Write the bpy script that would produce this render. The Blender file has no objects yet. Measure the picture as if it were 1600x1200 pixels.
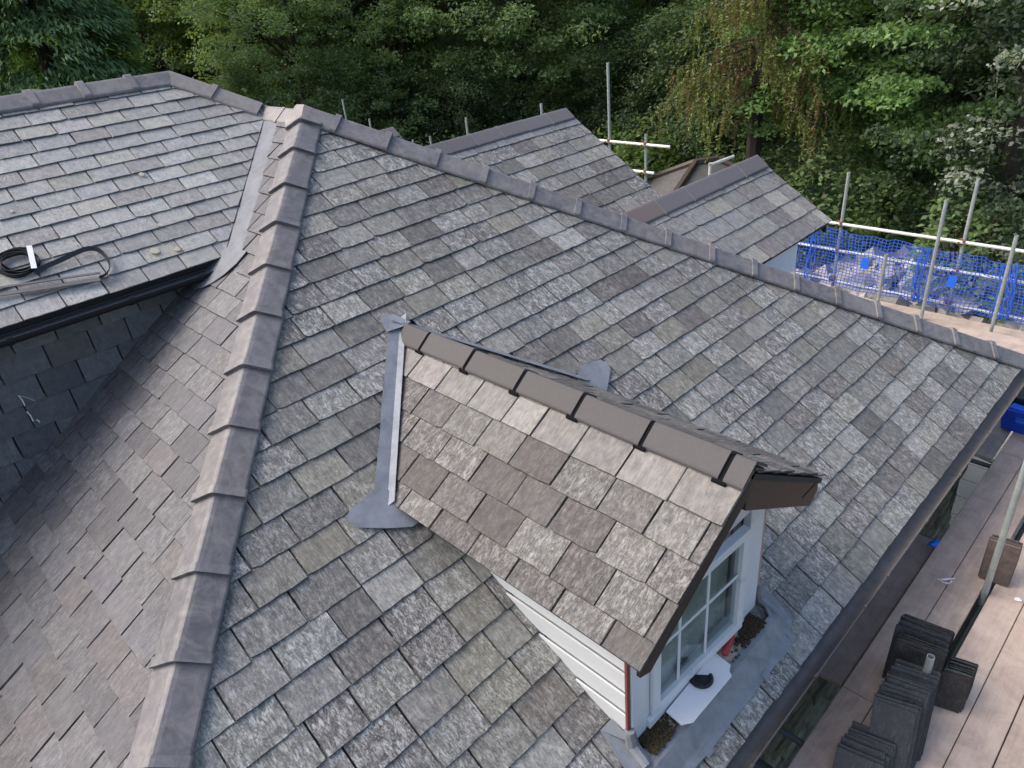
import bpy, bmesh, math, random
import numpy as np
from mathutils import Vector, Matrix

# ------------------------------------------------------------------ camera, sky, sun, exposure
SC = bpy.context.scene
COL = SC.collection
CAM = Vector((5.993375, -3.300306, 0.81842))
YAW, PITCH, ROLL, FPX = -0.840275, 0.515, -0.10518, 1114.713
fwd = Vector((math.sin(YAW)*math.cos(PITCH), math.cos(YAW)*math.cos(PITCH), -math.sin(PITCH)))
r0 = Vector((math.cos(YAW), -math.sin(YAW), 0.0)); u0 = r0.cross(fwd)
rgt = r0*math.cos(ROLL) + u0*math.sin(ROLL); upv = -r0*math.sin(ROLL) + u0*math.cos(ROLL)
cd = bpy.data.cameras.new('camera'); cam = bpy.data.objects.new('camera', cd); COL.objects.link(cam)
cam.matrix_world = Matrix(((rgt.x, upv.x, -fwd.x, CAM.x), (rgt.y, upv.y, -fwd.y, CAM.y), (rgt.z, upv.z, -fwd.z, CAM.z), (0, 0, 0, 1)))
cd.sensor_width = 36.0; cd.lens = 36.0*FPX/1600.0; cd.clip_start = 0.05; cd.clip_end = 2000.0
SC.camera = cam

SUN_EL, SUN_DIR_XY = math.radians(46), Vector((-0.74, -0.67)).normalized()     # horizontal direction towards the sun
SUN_ROT = math.atan2(SUN_DIR_XY.x, SUN_DIR_XY.y)
W = bpy.data.worlds.new('World'); SC.world = W; W.use_nodes = True
wn = W.node_tree.nodes; wl_ = W.node_tree.links
sky = wn.new('ShaderNodeTexSky'); sky.sky_type = 'NISHITA'; sky.sun_disc = False
sky.sun_elevation = SUN_EL; sky.sun_rotation = SUN_ROT; sky.air_density = 1.0; sky.dust_density = 4.5; sky.ozone_density = 1.0
wl_.new(sky.outputs[0], wn['Background'].inputs[0]); wn['Background'].inputs[1].default_value = 0.15
sd = bpy.data.lights.new('sun', 'SUN'); sd.energy = 1.2; sd.angle = math.radians(44); sd.color = (1.0, 0.97, 0.935)
sun = bpy.data.objects.new('sun', sd); COL.objects.link(sun)
to_sun = Vector((SUN_DIR_XY.x*math.cos(SUN_EL), SUN_DIR_XY.y*math.cos(SUN_EL), math.sin(SUN_EL)))
sun.rotation_euler = (-to_sun).to_track_quat('-Z', 'Y').to_euler(); sun.location = (-12, -16, 25)
SC.view_settings.view_transform = 'Standard'; SC.view_settings.look = 'None'
SC.view_settings.exposure = 0.94; SC.view_settings.gamma = 1.0; SC.view_settings.use_curve_mapping = False

# ------------------------------------------------------------------ helpers
RN = random.Random(7)
K, K2 = 0.634, 0.626           # pitch of the side slopes and of the hipped end
GZ = -6.6                      # ground level (the apex of the roof is the origin)
DECK = -3.9                    # scaffold deck level

def at(x, y, n, c):            # photo pixel -> point on the plane n.X = c
    n = Vector(n); d = fwd*FPX + rgt*(x-800) - upv*(y-600)
    return CAM + d*((c - n.dot(CAM))/n.dot(d))
def pix(p):
    D = Vector(p) - CAM; z = D.dot(fwd)
    if z < 0.05: return None
    return (800 + FPX*D.dot(rgt)/z, 600 - FPX*D.dot(upv)/z)

def link(o, parent=None):
    COL.objects.link(o)
    if parent is not None: o.parent = parent
    return o
def tag(o, label=None, cat=None, group=None, kind=None):
    if label: o['label'] = label
    if cat: o['category'] = cat
    if group: o['group'] = group
    if kind: o['kind'] = kind
    return o
def empty(name, loc=(0, 0, 0), parent=None):
    o = bpy.data.objects.new(name, None); o.location = loc; o.empty_display_size = 0.1
    return link(o, parent)
def rel(parent, p):            # world point -> parent's space (parents carry only a location)
    q = Vector(p)
    while parent is not None:
        q = q - parent.location; parent = parent.parent
    return q

class MB:
    """collects polygons, with an optional uv per corner and tone per vertex"""
    def __init__(s): s.v, s.f, s.uv, s.t = [], [], [], []
    def poly(s, pts, tone=None, uv=None):
        i = len(s.v); s.v += [tuple(p) for p in pts]; s.f.append(tuple(range(i, i+len(pts))))
        s.t += [tone or (0.5, 0.5, 0.5, 0.5)]*len(pts); s.uv += (uv or [(0, 0)]*len(pts)); return s
    def mesh(s, vs, fs, tone=None, uvs=None):
        i = len(s.v); s.v += [tuple(p) for p in vs]; s.t += [tone or (0.5, 0.5, 0.5, 0.5)]*len(vs)
        for f in fs:
            s.f.append(tuple(a+i for a in f)); s.uv += [(uvs[a] if uvs else (0, 0)) for a in f]
        return s
    def box(s, c, sz, R=None, tone=None):
        c = Vector(c); hx, hy, hz = sz[0]/2, sz[1]/2, sz[2]/2
        vs = [Vector((x, y, z)) for x in (-hx, hx) for y in (-hy, hy) for z in (-hz, hz)]
        if R is not None: vs = [R @ v for v in vs]
        return s.mesh([v+c for v in vs], [(0, 1, 3, 2), (4, 6, 7, 5), (0, 4, 5, 1), (2, 3, 7, 6), (0, 2, 6, 4), (1, 5, 7, 3)], tone)
    def beam(s, a, b, w, h, up=(0, 0, 1), tone=None):      # rectangular bar from a to b
        a, b = Vector(a), Vector(b); d = (b-a).normalized(); sd_ = d.cross(Vector(up)).normalized(); u = sd_.cross(d)
        vs = [p + sd_*(i*w/2) + u*(j*h/2) for p in (a, b) for i, j in ((-1, -1), (1, -1), (1, 1), (-1, 1))]
        return s.mesh(vs, [(3, 2, 1, 0), (4, 5, 6, 7), (0, 1, 5, 4), (1, 2, 6, 5), (2, 3, 7, 6), (3, 0, 4, 7)], tone)
    def tube(s, pts, rad, n=10, caps=True, tone=None):
        pts = [Vector(p) for p in pts]; rad = rad if isinstance(rad, (list, tuple)) else [rad]*len(pts)
        vs, fs = [], []; ref = None
        for i, p in enumerate(pts):
            d = (pts[min(i+1, len(pts)-1)] - pts[max(i-1, 0)]).normalized()
            if ref is None: ref = d.orthogonal().normalized()
            ref = (ref - d*ref.dot(d)).normalized(); b = d.cross(ref)
            for j in range(n):
                a = 2*math.pi*j/n; vs.append(p + (ref*math.cos(a) + b*math.sin(a))*rad[i])
        for i in range(len(pts)-1):
            for j in range(n):
                k2 = (j+1) % n; fs.append((i*n+j, i*n+k2, (i+1)*n+k2, (i+1)*n+j))
        if caps: fs.append(tuple(range(n-1, -1, -1))); fs.append(tuple(range((len(pts)-1)*n, len(pts)*n)))
        return s.mesh(vs, fs, tone)
    def plate(s, pts, n, th, tone=None, uv=None):          # flat polygon with thickness th below it
        n = Vector(n).normalized(); top = [Vector(p) for p in pts]; bot = [p - n*th for p in top]; m = len(top)
        s.mesh(top+bot, [tuple(range(m))] + [(i, m+i, m+(i+1) % m, (i+1) % m) for i in range(m)] + [tuple(range(2*m-1, m-1, -1))], tone, (uv+uv) if uv else None)
        return s
    def build(s, name, mat, parent=None, smooth=False, kind=None, bevel=0):
        me = bpy.data.meshes.new(name)
        vs = s.v
        if parent is not None:
            off = rel(parent, (0, 0, 0)); vs = [(v[0]+off.x, v[1]+off.y, v[2]+off.z) for v in vs]
        me.from_pydata(vs, [], s.f); me.materials.append(mat)
        uvl = me.uv_layers.new(name='uv'); uvl.data.foreach_set('uv', [c for u in s.uv for c in u])
        ca = me.color_attributes.new('tone', 'FLOAT_COLOR', 'POINT'); ca.data.foreach_set('color', [c for t in s.t for c in t])
        if smooth: me.polygons.foreach_set('use_smooth', [True]*len(me.polygons))
        o = bpy.data.objects.new(name, me); link(o, parent)
        if bevel:
            b = o.modifiers.new('bevel', 'BEVEL'); b.width = bevel; b.segments = 2; b.limit_method = 'ANGLE'
        if kind: o['kind'] = kind
        return o

# ------------------------------------------------------------------ materials (all procedural)
def nodes(name):
    m = bpy.data.materials.new(name); m.use_nodes = True
    nt = m.node_tree; return m, nt, nt.nodes['Principled BSDF']
def N(nt, t, **kw):
    n = nt.nodes.new(t)
    for a, v in kw.items(): setattr(n, a, v)
    return n
def coords(nt, scale, use='Object'):
    tc = N(nt, 'ShaderNodeTexCoord'); mp = N(nt, 'ShaderNodeMapping'); mp.inputs['Scale'].default_value = scale
    nt.links.new(tc.outputs[use], mp.inputs['Vector']); return mp.outputs[0]
def noise(nt, vec, scale, detail=4, rough=0.6, dist=0.0):
    n = N(nt, 'ShaderNodeTexNoise'); n.inputs['Scale'].default_value = scale; n.inputs['Detail'].default_value = detail
    n.inputs['Roughness'].default_value = rough; n.inputs['Distortion'].default_value = dist
    nt.links.new(vec, n.inputs['Vector']); return n.outputs['Fac']
def ramp(nt, fac, stops):
    r = N(nt, 'ShaderNodeValToRGB'); e = r.color_ramp.elements
    while len(e) < len(stops): e.new(0.5)
    for el, (p, c) in zip(e, stops): el.position = p; el.color = (c, c, c, 1) if isinstance(c, (int, float)) else (*c, 1)
    nt.links.new(fac, r.inputs[0]); return r.outputs[0]
def mixc(nt, a, b, fac, mode='MIX'):
    m = N(nt, 'ShaderNodeMix', data_type='RGBA', blend_type=mode)
    for i, v in ((6, a), (7, b), (0, fac)):
        if isinstance(v, (int, float)): m.inputs[i].default_value = v
        elif isinstance(v, tuple): m.inputs[i].default_value = (*v, 1)
        else: nt.links.new(v, m.inputs[i])
    return m.outputs[2]
def math_(nt, op, a, b=None):
    m = N(nt, 'ShaderNodeMath', operation=op)
    for i, v in ((0, a), (1, b)):
        if v is None: continue
        if isinstance(v, (int, float)): m.inputs[i].default_value = v
        else: nt.links.new(v, m.inputs[i])
    return m.outputs[0]
def bump(nt, bs, h, strength, dist):
    b = N(nt, 'ShaderNodeBump'); b.inputs['Strength'].default_value = strength; b.inputs['Distance'].default_value = dist
    nt.links.new(h, b.inputs['Height']); nt.links.new(b.outputs[0], bs.inputs['Normal'])

def slate_material(name, rough, lichen, streak, spec=0.35):
    m, nt, bs = nodes(name)
    at_ = N(nt, 'ShaderNodeAttribute', attribute_name='tone')
    v1 = coords(nt, (7, 1.6, 1), 'UV'); v2 = coords(nt, (1, 1, 1), 'UV'); v3 = coords(nt, (12, 3.4, 1), 'UV')
    n1 = noise(nt, v1, 3.0, 5, 0.65, 0.6); n2 = noise(nt, v2, 7.0, 5, 0.7, 0.3); n3 = noise(nt, v3, 2.2, 6, 0.75, 1.2); n4 = noise(nt, v2, 42.0, 4, 0.75, 0.5)
    base = mixc(nt, at_.outputs['Color'], ramp(nt, n1, [(0.28, 1-streak), (0.72, 1+streak*0.9)]), 1.0, 'MULTIPLY')
    base = mixc(nt, base, ramp(nt, n2, [(0.3, (0.74, 0.75, 0.79)), (0.7, (1.24, 1.2, 1.13))]), 1.0, 'MULTIPLY')
    sp = math_(nt, 'MULTIPLY', ramp(nt, n3, [(0.45, 0.0), (0.58, 1.0)]), ramp(nt, n2, [(0.32, 0.0), (0.58, 1.0)]))
    sp2 = ramp(nt, n4, [(0.53, 0.0), (0.63, 1.0)])
    sp = math_(nt, 'MAXIMUM', sp, math_(nt, 'MULTIPLY', sp2, 0.6))
    f = math_(nt, 'MULTIPLY', math_(nt, 'MULTIPLY', sp, at_.outputs['Alpha']), lichen)
    base = mixc(nt, base, (0.52, 0.52, 0.50), f)
    dk = math_(nt, 'MULTIPLY', ramp(nt, noise(nt, coords(nt, (1.6, 0.8, 1), 'UV'), 20.0, 5, 0.75), [(0.36, 1.0), (0.50, 0.0)]), at_.outputs['Alpha'])
    base = mixc(nt, base, (0.055, 0.053, 0.05), math_(nt, 'MULTIPLY', dk, 0.75))
    nt.links.new(base, bs.inputs['Base Color'])
    nt.links.new(ramp(nt, n2, [(0.3, rough-0.12), (0.7, rough+0.12)]), bs.inputs['Roughness']); bs.inputs['Specular IOR Level'].default_value = spec
    hh = math_(nt, 'ADD', n3, math_(nt, 'MULTIPLY', n1, 1.2)); bump(nt, bs, math_(nt, 'ADD', hh, math_(nt, 'MULTIPLY', n4, 0.35)), 0.55, 0.006)
    return m
def simple(name, col, rough=0.6, var=0.15, scale=(6, 6, 6), ns=3.0, metal=0.0, bmp=0.0, spec=0.4, col2=None, thr=(0.4, 0.65), toned=False):
    m, nt, bs = nodes(name); v = coords(nt, scale); n = noise(nt, v, ns, 6, 0.65, 0.4)
    c = col
    if toned:
        a = N(nt, 'ShaderNodeAttribute', attribute_name='tone'); c = a.outputs['Color']
    base = mixc(nt, c, ramp(nt, n, [(0.25, 1-var), (0.75, 1+var)]), 1.0, 'MULTIPLY')
    if col2: base = mixc(nt, base, col2, ramp(nt, noise(nt, v, ns*0.6, 8, 0.7, 0.8), [(thr[0], 0.0), (thr[1], 1.0)]))
    nt.links.new(base, bs.inputs['Base Color']); bs.inputs['Roughness'].default_value = rough; bs.inputs['Metallic'].default_value = metal
    bs.inputs['Specular IOR Level'].default_value = spec
    if bmp: bump(nt, bs, noise(nt, v, ns*5, 5, 0.7), bmp, 0.004)
    return m
def leaf_material(name, trans=0.35):
    m, nt, bs = nodes(name); a = N(nt, 'ShaderNodeAttribute', attribute_name='tone')
    nt.links.new(a.outputs['Color'], bs.inputs['Base Color']); bs.inputs['Roughness'].default_value = 0.5; bs.inputs['Specular IOR Level'].default_value = 0.3
    t = N(nt, 'ShaderNodeBsdfTranslucent'); nt.links.new(mixc(nt, a.outputs['Color'], (1.25, 1.35, 0.6), 1.0, 'MULTIPLY'), t.inputs['Color'])
    mx = N(nt, 'ShaderNodeMixShader'); mx.inputs[0].default_value = trans
    nt.links.new(bs.outputs[0], mx.inputs[1]); nt.links.new(t.outputs[0], mx.inputs[2]); nt.links.new(mx.outputs[0], nt.nodes['Material Output'].inputs[0])
    return m

M = {}
M['slate_end'] = slate_material('weathered_slate', 0.62, 1.0, 0.36)
M['slate_left'] = slate_material('smooth_slate', 0.58, 0.45, 0.32, 0.4)
M['slate_wing'] = slate_material('pale_slate', 0.52, 0.45, 0.22, 0.5)
M['slate_wall'] = slate_material('hung_slate', 0.45, 0.12, 0.15, 0.5)
M['slate_dormer'] = slate_material('brown_slate', 0.68, 0.75, 0.34, 0.3)
M['slate_far'] = slate_material('far_slate', 0.6, 0.95, 0.28)
M['slate_loose'] = slate_material('loose_slate', 0.42, 0.15, 0.2, 0.5)
M['underlay'] = simple('underlay', (0.045, 0.043, 0.045), 0.85)
M['tile'] = simple('clay_ridge_tile', (0.15, 0.128, 0.128), 0.46, 0.28, (4, 4, 4), 4.0, bmp=0.25, spec=0.45, col2=(0.24, 0.228, 0.215), thr=(0.44, 0.76), toned=True)
M['tile_new'] = simple('concrete_ridge_tile', (0.17, 0.145, 0.14), 0.7, 0.07, (5, 5, 5), 8.0, bmp=0.2, spec=0.25, toned=True)
M['lead'] = simple('lead', (0.20, 0.215, 0.24), 0.48, 0.32, (3, 3, 3), 3.0, metal=0.2, bmp=0.3, spec=0.5, col2=(0.27, 0.285, 0.31), thr=(0.45, 0.8))
M['lead_old'] = simple('old_lead', (0.125, 0.135, 0.155), 0.5, 0.3, (3, 3, 3), 3.0, metal=0.1, bmp=0.25, spec=0.45, col2=(0.19, 0.20, 0.22), thr=(0.45, 0.8))
M['mortar'] = simple('mortar', (0.45, 0.40, 0.32), 0.9, 0.3, (20, 20, 20), 3.0, bmp=0.5)
M['black_plastic'] = simple('black_plastic', (0.014, 0.015, 0.018), 0.38, 0.2, spec=0.5)
M['gap_black'] = simple('rubber_union', (0.008, 0.008, 0.009), 0.95, 0.1, spec=0.1)
M['brown_gutter'] = simple('brown_gutter', (0.115, 0.107, 0.106), 0.45, 0.3, (3, 3, 3), 3.0, spec=0.5, col2=(0.12, 0.105, 0.098), thr=(0.5, 0.8))
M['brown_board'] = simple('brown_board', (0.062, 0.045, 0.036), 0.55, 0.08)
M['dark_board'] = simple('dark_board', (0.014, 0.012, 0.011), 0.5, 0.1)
M['white_clad'] = simple('white_cladding', (0.60, 0.62, 0.625), 0.45, 0.05, (2, 2, 2), 2.0)
M['white_pvc'] = simple('white_frame', (0.66, 0.70, 0.73), 0.38, 0.05, (3, 3, 3), 2.0, col2=(0.33, 0.31, 0.26), thr=(0.62, 0.85))
M['red_trim'] = simple('oxide_trim', (0.19, 0.06, 0.042), 0.6, 0.2)
M['pink_trim'] = simple('faded_trim', (0.42, 0.28, 0.24), 0.6, 0.2)
M['stone_sill'] = simple('stained_sill', (0.50, 0.45, 0.36), 0.85, 0.25, (10, 10, 10), 2.0, col2=(0.10, 0.075, 0.05), thr=(0.5, 0.7))
M['moss'] = simple('moss_debris', (0.05, 0.038, 0.02), 0.95, 0.6, (40, 40, 40), 2.0)
M['stone'] = simple('rubble_stone', (0.20, 0.21, 0.17), 0.85, 0.35, (5, 5, 5), 3.0, bmp=0.6, toned=True)
M['render'] = simple('painted_render', (0.84, 0.88, 0.92), 0.7, 0.06)
M['board'] = None
M['galv'] = simple('galvanised_tube', (0.36, 0.40, 0.38), 0.42, 0.2, (3, 3, 8), 3.0, metal=0.35, spec=0.5, col2=(0.25, 0.33, 0.40), thr=(0.52, 0.8))
M['galv_pale'] = simple('pale_tube', (0.62, 0.64, 0.58), 0.45, 0.15, (5, 5, 5), 3.0, metal=0.2)
M['galv_dark'] = simple('dark_tube', (0.10, 0.115, 0.12), 0.5, 0.2, (3, 3, 3), 3.0, metal=0.3)
M['rust'] = simple('rusty_coupler', (0.17, 0.075, 0.045), 0.7, 0.3, (20, 20, 20), 3.0)
M['net'] = simple('blue_net', (0.035, 0.12, 0.58), 0.5, 0.1)
M['blue'] = simple('blue_plastic', (0.012, 0.06, 0.46), 0.4, 0.1)
M['card'] = simple('blue_card', (0.02, 0.14, 0.72), 0.4, 0.05)
M['white'] = simple('white_plastic', (0.80, 0.80, 0.82), 0.5, 0.04, col2=(0.5, 0.48, 0.45), thr=(0.66, 0.85))
M['red'] = simple('red_grip', (0.36, 0.035, 0.04), 0.4, 0.1)
M['tan'] = simple('rope', (0.55, 0.48, 0.36), 0.9, 0.1)
M['bark'] = simple('bark', (0.040, 0.033, 0.027), 0.95, 0.4, (3, 3, 0.8), 3.0, bmp=0.8)
M['wood'] = simple('weathered_timber', (0.20, 0.15, 0.10), 0.85, 0.25, (6, 6, 1), 3.0)
M['green_net'] = simple('green_mesh', (0.02, 0.13, 0.075), 0.6, 0.1)
M['leaf'] = leaf_material('leaf', 0.48)
M['needle'] = leaf_material('needle', 0.3)
M['chalk'] = simple('chalk', (0.75, 0.78, 0.8), 0.9, 0.1)
M['roof_far'] = simple('neighbour_slate', (0.095, 0.092, 0.092), 0.7, 0.3, (2, 2, 6), 3.0)

def board_material():
    m, nt, bs = nodes('scaffold_board'); a = N(nt, 'ShaderNodeAttribute', attribute_name='tone')
    v = coords(nt, (14, 1.2, 3), 'UV'); g = noise(nt, v, 2.0, 6, 0.65, 1.0); s = noise(nt, coords(nt, (2.5, 2.5, 2.5)), 1.6, 6, 0.7, 0.5)
    base = mixc(nt, a.outputs['Color'], ramp(nt, g, [(0.3, 0.88), (0.7, 1.09)]), 1.0, 'MULTIPLY')
    base = mixc(nt, base, ramp(nt, s, [(0.3, (0.72, 0.70, 0.72)), (0.62, (1.05, 1.05, 1.05))]), 1.0, 'MULTIPLY')
    sp = ramp(nt, noise(nt, coords(nt, (1, 1, 1)), 60.0, 3, 0.6), [(0.68, 0.0), (0.76, 1.0)])
    base = mixc(nt, base, (0.60, 0.56, 0.52), math_(nt, 'MULTIPLY', sp, 0.5))
    nt.links.new(base, bs.inputs['Base Color']); bs.inputs['Roughness'].default_value = 0.7; bs.inputs['Specular IOR Level'].default_value = 0.3
    bump(nt, bs, g, 0.25, 0.003); return m
M['board'] = board_material()
def glass_material():
    m, nt, bs = nodes('window_glass'); bs.inputs['Base Color'].default_value = (0.8, 0.86, 0.86, 1); bs.inputs['Roughness'].default_value = 0.03
    bs.inputs['Transmission Weight'].default_value = 1.0; bs.inputs['IOR'].default_value = 1.45
    tr = N(nt, 'ShaderNodeBsdfTransparent'); tr.inputs[0].default_value = (0.86, 0.9, 0.89, 1)
    gl = N(nt, 'ShaderNodeBsdfGlossy'); gl.inputs['Roughness'].default_value = 0.04
    lw = N(nt, 'ShaderNodeLayerWeight'); lw.inputs[0].default_value = 0.5; fac = math_(nt, 'ADD', math_(nt, 'MULTIPLY', math_(nt, 'POWER', lw.outputs['Facing'], 4.0), 0.7), 0.05)
    mx = N(nt, 'ShaderNodeMixShader'); nt.links.new(fac, mx.inputs[0]); nt.links.new(tr.outputs[0], mx.inputs[1]); nt.links.new(gl.outputs[0], mx.inputs[2])
    nt.links.new(mx.outputs[0], nt.nodes['Material Output'].inputs[0]); return m
M['glass'] = glass_material()
def ground_material():
    m, nt, bs = nodes('woodland_floor'); v = coords(nt, (1, 1, 1)); n = noise(nt, v, 0.35, 8, 0.7); n2 = noise(nt, v, 6.0, 5, 0.7)
    b = mixc(nt, (0.035, 0.045, 0.018), (0.075, 0.06, 0.04), ramp(nt, n, [(0.4, 0.0), (0.6, 1.0)]))
    b = mixc(nt, b, ramp(nt, n2, [(0.3, 0.6), (0.7, 1.4)]), 1.0, 'MULTIPLY'); nt.links.new(b, bs.inputs['Base Color']); bs.inputs['Roughness'].default_value = 0.95
    bump(nt, bs, n2, 0.8, 0.08); return m
M['ground'] = ground_material()

# ------------------------------------------------------------------ ground
g = MB(); g.poly([(-700, -700, GZ), (700, -700, GZ), (700, 900, GZ), (-700, 900, GZ)])
tag(g.build('ground', M['ground']), 'dark woodland floor around the house', 'ground', kind='structure')

# ------------------------------------------------------------------ slates
def clip(poly, planes):        # planes: (normal, c) keeps n.X <= c ; poly is a list of 3D points
    for n, c in planes:
        out = []; L = len(poly)
        for i in range(L):
            a, b = poly[i], poly[(i+1) % L]; da, db = n.dot(a)-c, n.dot(b)-c
            if da <= 0: out.append(a)
            if (da < 0 < db) or (db < 0 < da): out.append(a + (b-a)*(da/(da-db)))
        poly = out
        if len(poly) < 3: return []
    return poly

def jit(c, s, rnd):
    b = 1 + rnd.uniform(-s, s)
    g = sum(c)/3; return tuple(max(0.01, (g + (x-g)*0.95)*b*(1 + rnd.uniform(-0.012, 0.012))) for x in c)

def lay_slates(parent, O, S, T, s0, s1, n_courses, gauge, width, palette, mat, planes_for, lich, seed, limit=300, head=0.38, wobble=1.0, phase=0.0, first_tone=None, margin=130, top_tone=None, gap=0.0028, edge=0.48, thick=(0.006, 0.010)):
    """one mesh per slate, laid course by course from the eave up; past LIMIT the smallest in view are joined"""
    O, S, T = Vector(O), Vector(S).normalized(), Vector(T).normalized(); Nn = S.cross(T); rnd = random.Random(seed)
    made = []
    for c in range(n_courses):
        s = s0 - rnd.uniform(0, 0.02) + (0.5*width if c % 2 else 0.0) - width + phase
        sag = rnd.uniform(-0.004, 0.004)*wobble
        while s < s1:
            w = width*(1 + rnd.uniform(-0.07, 0.07)*wobble)
            if rnd.random() < 0.05*wobble: w *= rnd.uniform(0.7, 0.85)
            a, b = s + gap, s + w - gap; s += w
            t0 = c*gauge + sag + rnd.uniform(-0.004, 0.004)*wobble; t1 = t0 + gauge*(1+head)
            rot = rnd.uniform(-0.010, 0.010)*wobble; m = 6; pts = []
            for i in range(m+1):
                u = i/m; y = t0 + rnd.uniform(-0.0022, 0.0022)*wobble + (u-0.5)*rot*w
                if i in (0, m): y += (rnd.uniform(0, 0.003) if rnd.random() < 0.86 else rnd.uniform(0.006, 0.018))*wobble
                pts.append((a + (b-a)*u, y))
            pts.append((b + rnd.uniform(-0.002, 0.002), (t0+t1)*0.5)); pts.append((b, t1)); pts.append((a, t1)); pts.append((a + rnd.uniform(-0.002, 0.002), (t0+t1)*0.5))
            cen = O + S*((a+b)/2) + T*(t0 + gauge*0.5)
            pl = planes_for(cen)
            if pl is None: continue
            flat = clip([O + S*p[0] + T*p[1] for p in pts], pl)
            if len(flat) < 3: continue
            q = [pix(p) for p in flat]
            if any(x is None for x in q): continue
            xs = [x[0] for x in q]; ys = [x[1] for x in q]
            if max(xs) < -margin or min(xs) > 1600+margin or max(ys) < -margin or min(ys) > 1200+margin: continue
            ar = abs(sum(q[i][0]*q[(i+1) % len(q)][1] - q[(i+1) % len(q)][0]*q[i][1] for i in range(len(q))))/2
            if ar < 6: continue
            if min(xs) > 1600 or max(xs) < 0 or min(ys) > 1200: ar *= 0.01
            th = rnd.uniform(*thick); lift = rnd.uniform(0.013, 0.018); skew = rnd.uniform(-0.002, 0.002)
            top, bot, uvs = [], [], []; ou, ov = rnd.uniform(0, 90), rnd.uniform(0, 90)
            for p in flat:
                d = p - O; ls, lt = d.dot(S), d.dot(T); fr = (lt - t0)/(t1-t0); h = lift*(1-fr) + skew*((ls-a)/(b-a)-0.5)*2
                top.append(p + Nn*(h+th)); bot.append(p + Nn*h); uvs.append((ls*2.2+ou, lt*2.2+ov))
            pal = palette
            if top_tone and c >= n_courses-top_tone[0]: pal = top_tone[1]
            tone = jit(rnd.choice(pal), 0.15, rnd); lc = lich*rnd.choice((0.25, 0.45, 0.6, 0.75, 0.9, 1.05))
            if top_tone and pal is top_tone[1]: lc *= 0.25
            made.append((ar, top, bot, uvs, (*tone, lc)))
    made.sort(key=lambda x: -x[0]); rest = MB(); er = random.Random(seed+100)
    for i, (ar, top, bot, uvs, tone) in enumerate(made):
        mb = MB() if i < limit else rest; L = len(top)
        et = tuple(x*edge for x in tone[:3]) + (0.2,); cc = sum(top, V((0, 0, 0)))/L        # dressed edges, tone darkened to paint the shadow line along each tail
        ins = [p + (cc-p).normalized()*min(er.uniform(0.0015, 0.0065), (cc-p).length*0.4) for p in top]; rim_ = [p.lerp(q, 0.6) for p, q in zip(top, bot)]
        mb.mesh(ins, [tuple(range(L))], tone, uvs)
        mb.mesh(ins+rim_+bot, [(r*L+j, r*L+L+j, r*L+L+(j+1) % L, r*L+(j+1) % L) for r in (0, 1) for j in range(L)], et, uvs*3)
        if i < limit: mb.build('slate', mat, parent)
    if rest.v: rest.build('distant_slates', mat, parent, kind='stuff')
    return len(made)

GREYS = [(0.130, 0.127, 0.115), (0.157, 0.154, 0.140), (0.109, 0.104, 0.097), (0.186, 0.182, 0.167), (0.144, 0.140, 0.133), (0.093, 0.083, 0.076), (0.111, 0.098, 0.090), (0.177, 0.168, 0.134), (0.149, 0.143, 0.122), (0.226, 0.226, 0.212), (0.132, 0.133, 0.130), (0.115, 0.111, 0.105), (0.102, 0.092, 0.088), (0.164, 0.159, 0.139)]
WARM = [(0.097, 0.095, 0.103), (0.085, 0.083, 0.092), (0.112, 0.111, 0.118), (0.079, 0.077, 0.087), (0.097, 0.097, 0.108), (0.104, 0.096, 0.098)]
PALE = [(0.278, 0.277, 0.271), (0.315, 0.314, 0.300), (0.246, 0.243, 0.239), (0.290, 0.286, 0.279), (0.265, 0.271, 0.275), (0.345, 0.350, 0.336), (0.308, 0.305, 0.269), (0.241, 0.231, 0.222)]
BROWN = [(0.095, 0.086, 0.081), (0.078, 0.068, 0.065), (0.109, 0.102, 0.095), (0.069, 0.060, 0.058), (0.124, 0.119, 0.110), (0.088, 0.081, 0.077)]
BEIGE = [(0.213, 0.205, 0.188), (0.235, 0.224, 0.207), (0.196, 0.190, 0.179), (0.219, 0.206, 0.195)]
NAVY = [(0.106, 0.117, 0.133), (0.125, 0.134, 0.144), (0.094, 0.104, 0.120), (0.112, 0.119, 0.125), (0.144, 0.154, 0.163)]

V = Vector
house = empty('slate_roofed_house', (2, 0, GZ))
tag(house, 'slate roofed house with hipped end, white dormer window and brown gutters', 'house')

DZ = 0.05                                    # slates lie this far under the crown of the ridge tiles
HK = K2/K                                    # plan slope of the hips
E_X = 4.876; E_Z = -K2*E_X - DZ
DRY, DRZ = -0.71, -1.25                      # dormer ridge
DE_Y = -1.657                                # dormer eave
def slope_deck(name, pts, n, label=None, th=0.05):
    o = MB().plate([V(p) - V(n).normalized()*0.012 for p in pts], n, th).build(name, M['underlay'], house)
    if label: o['label'] = label
    return o
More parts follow.
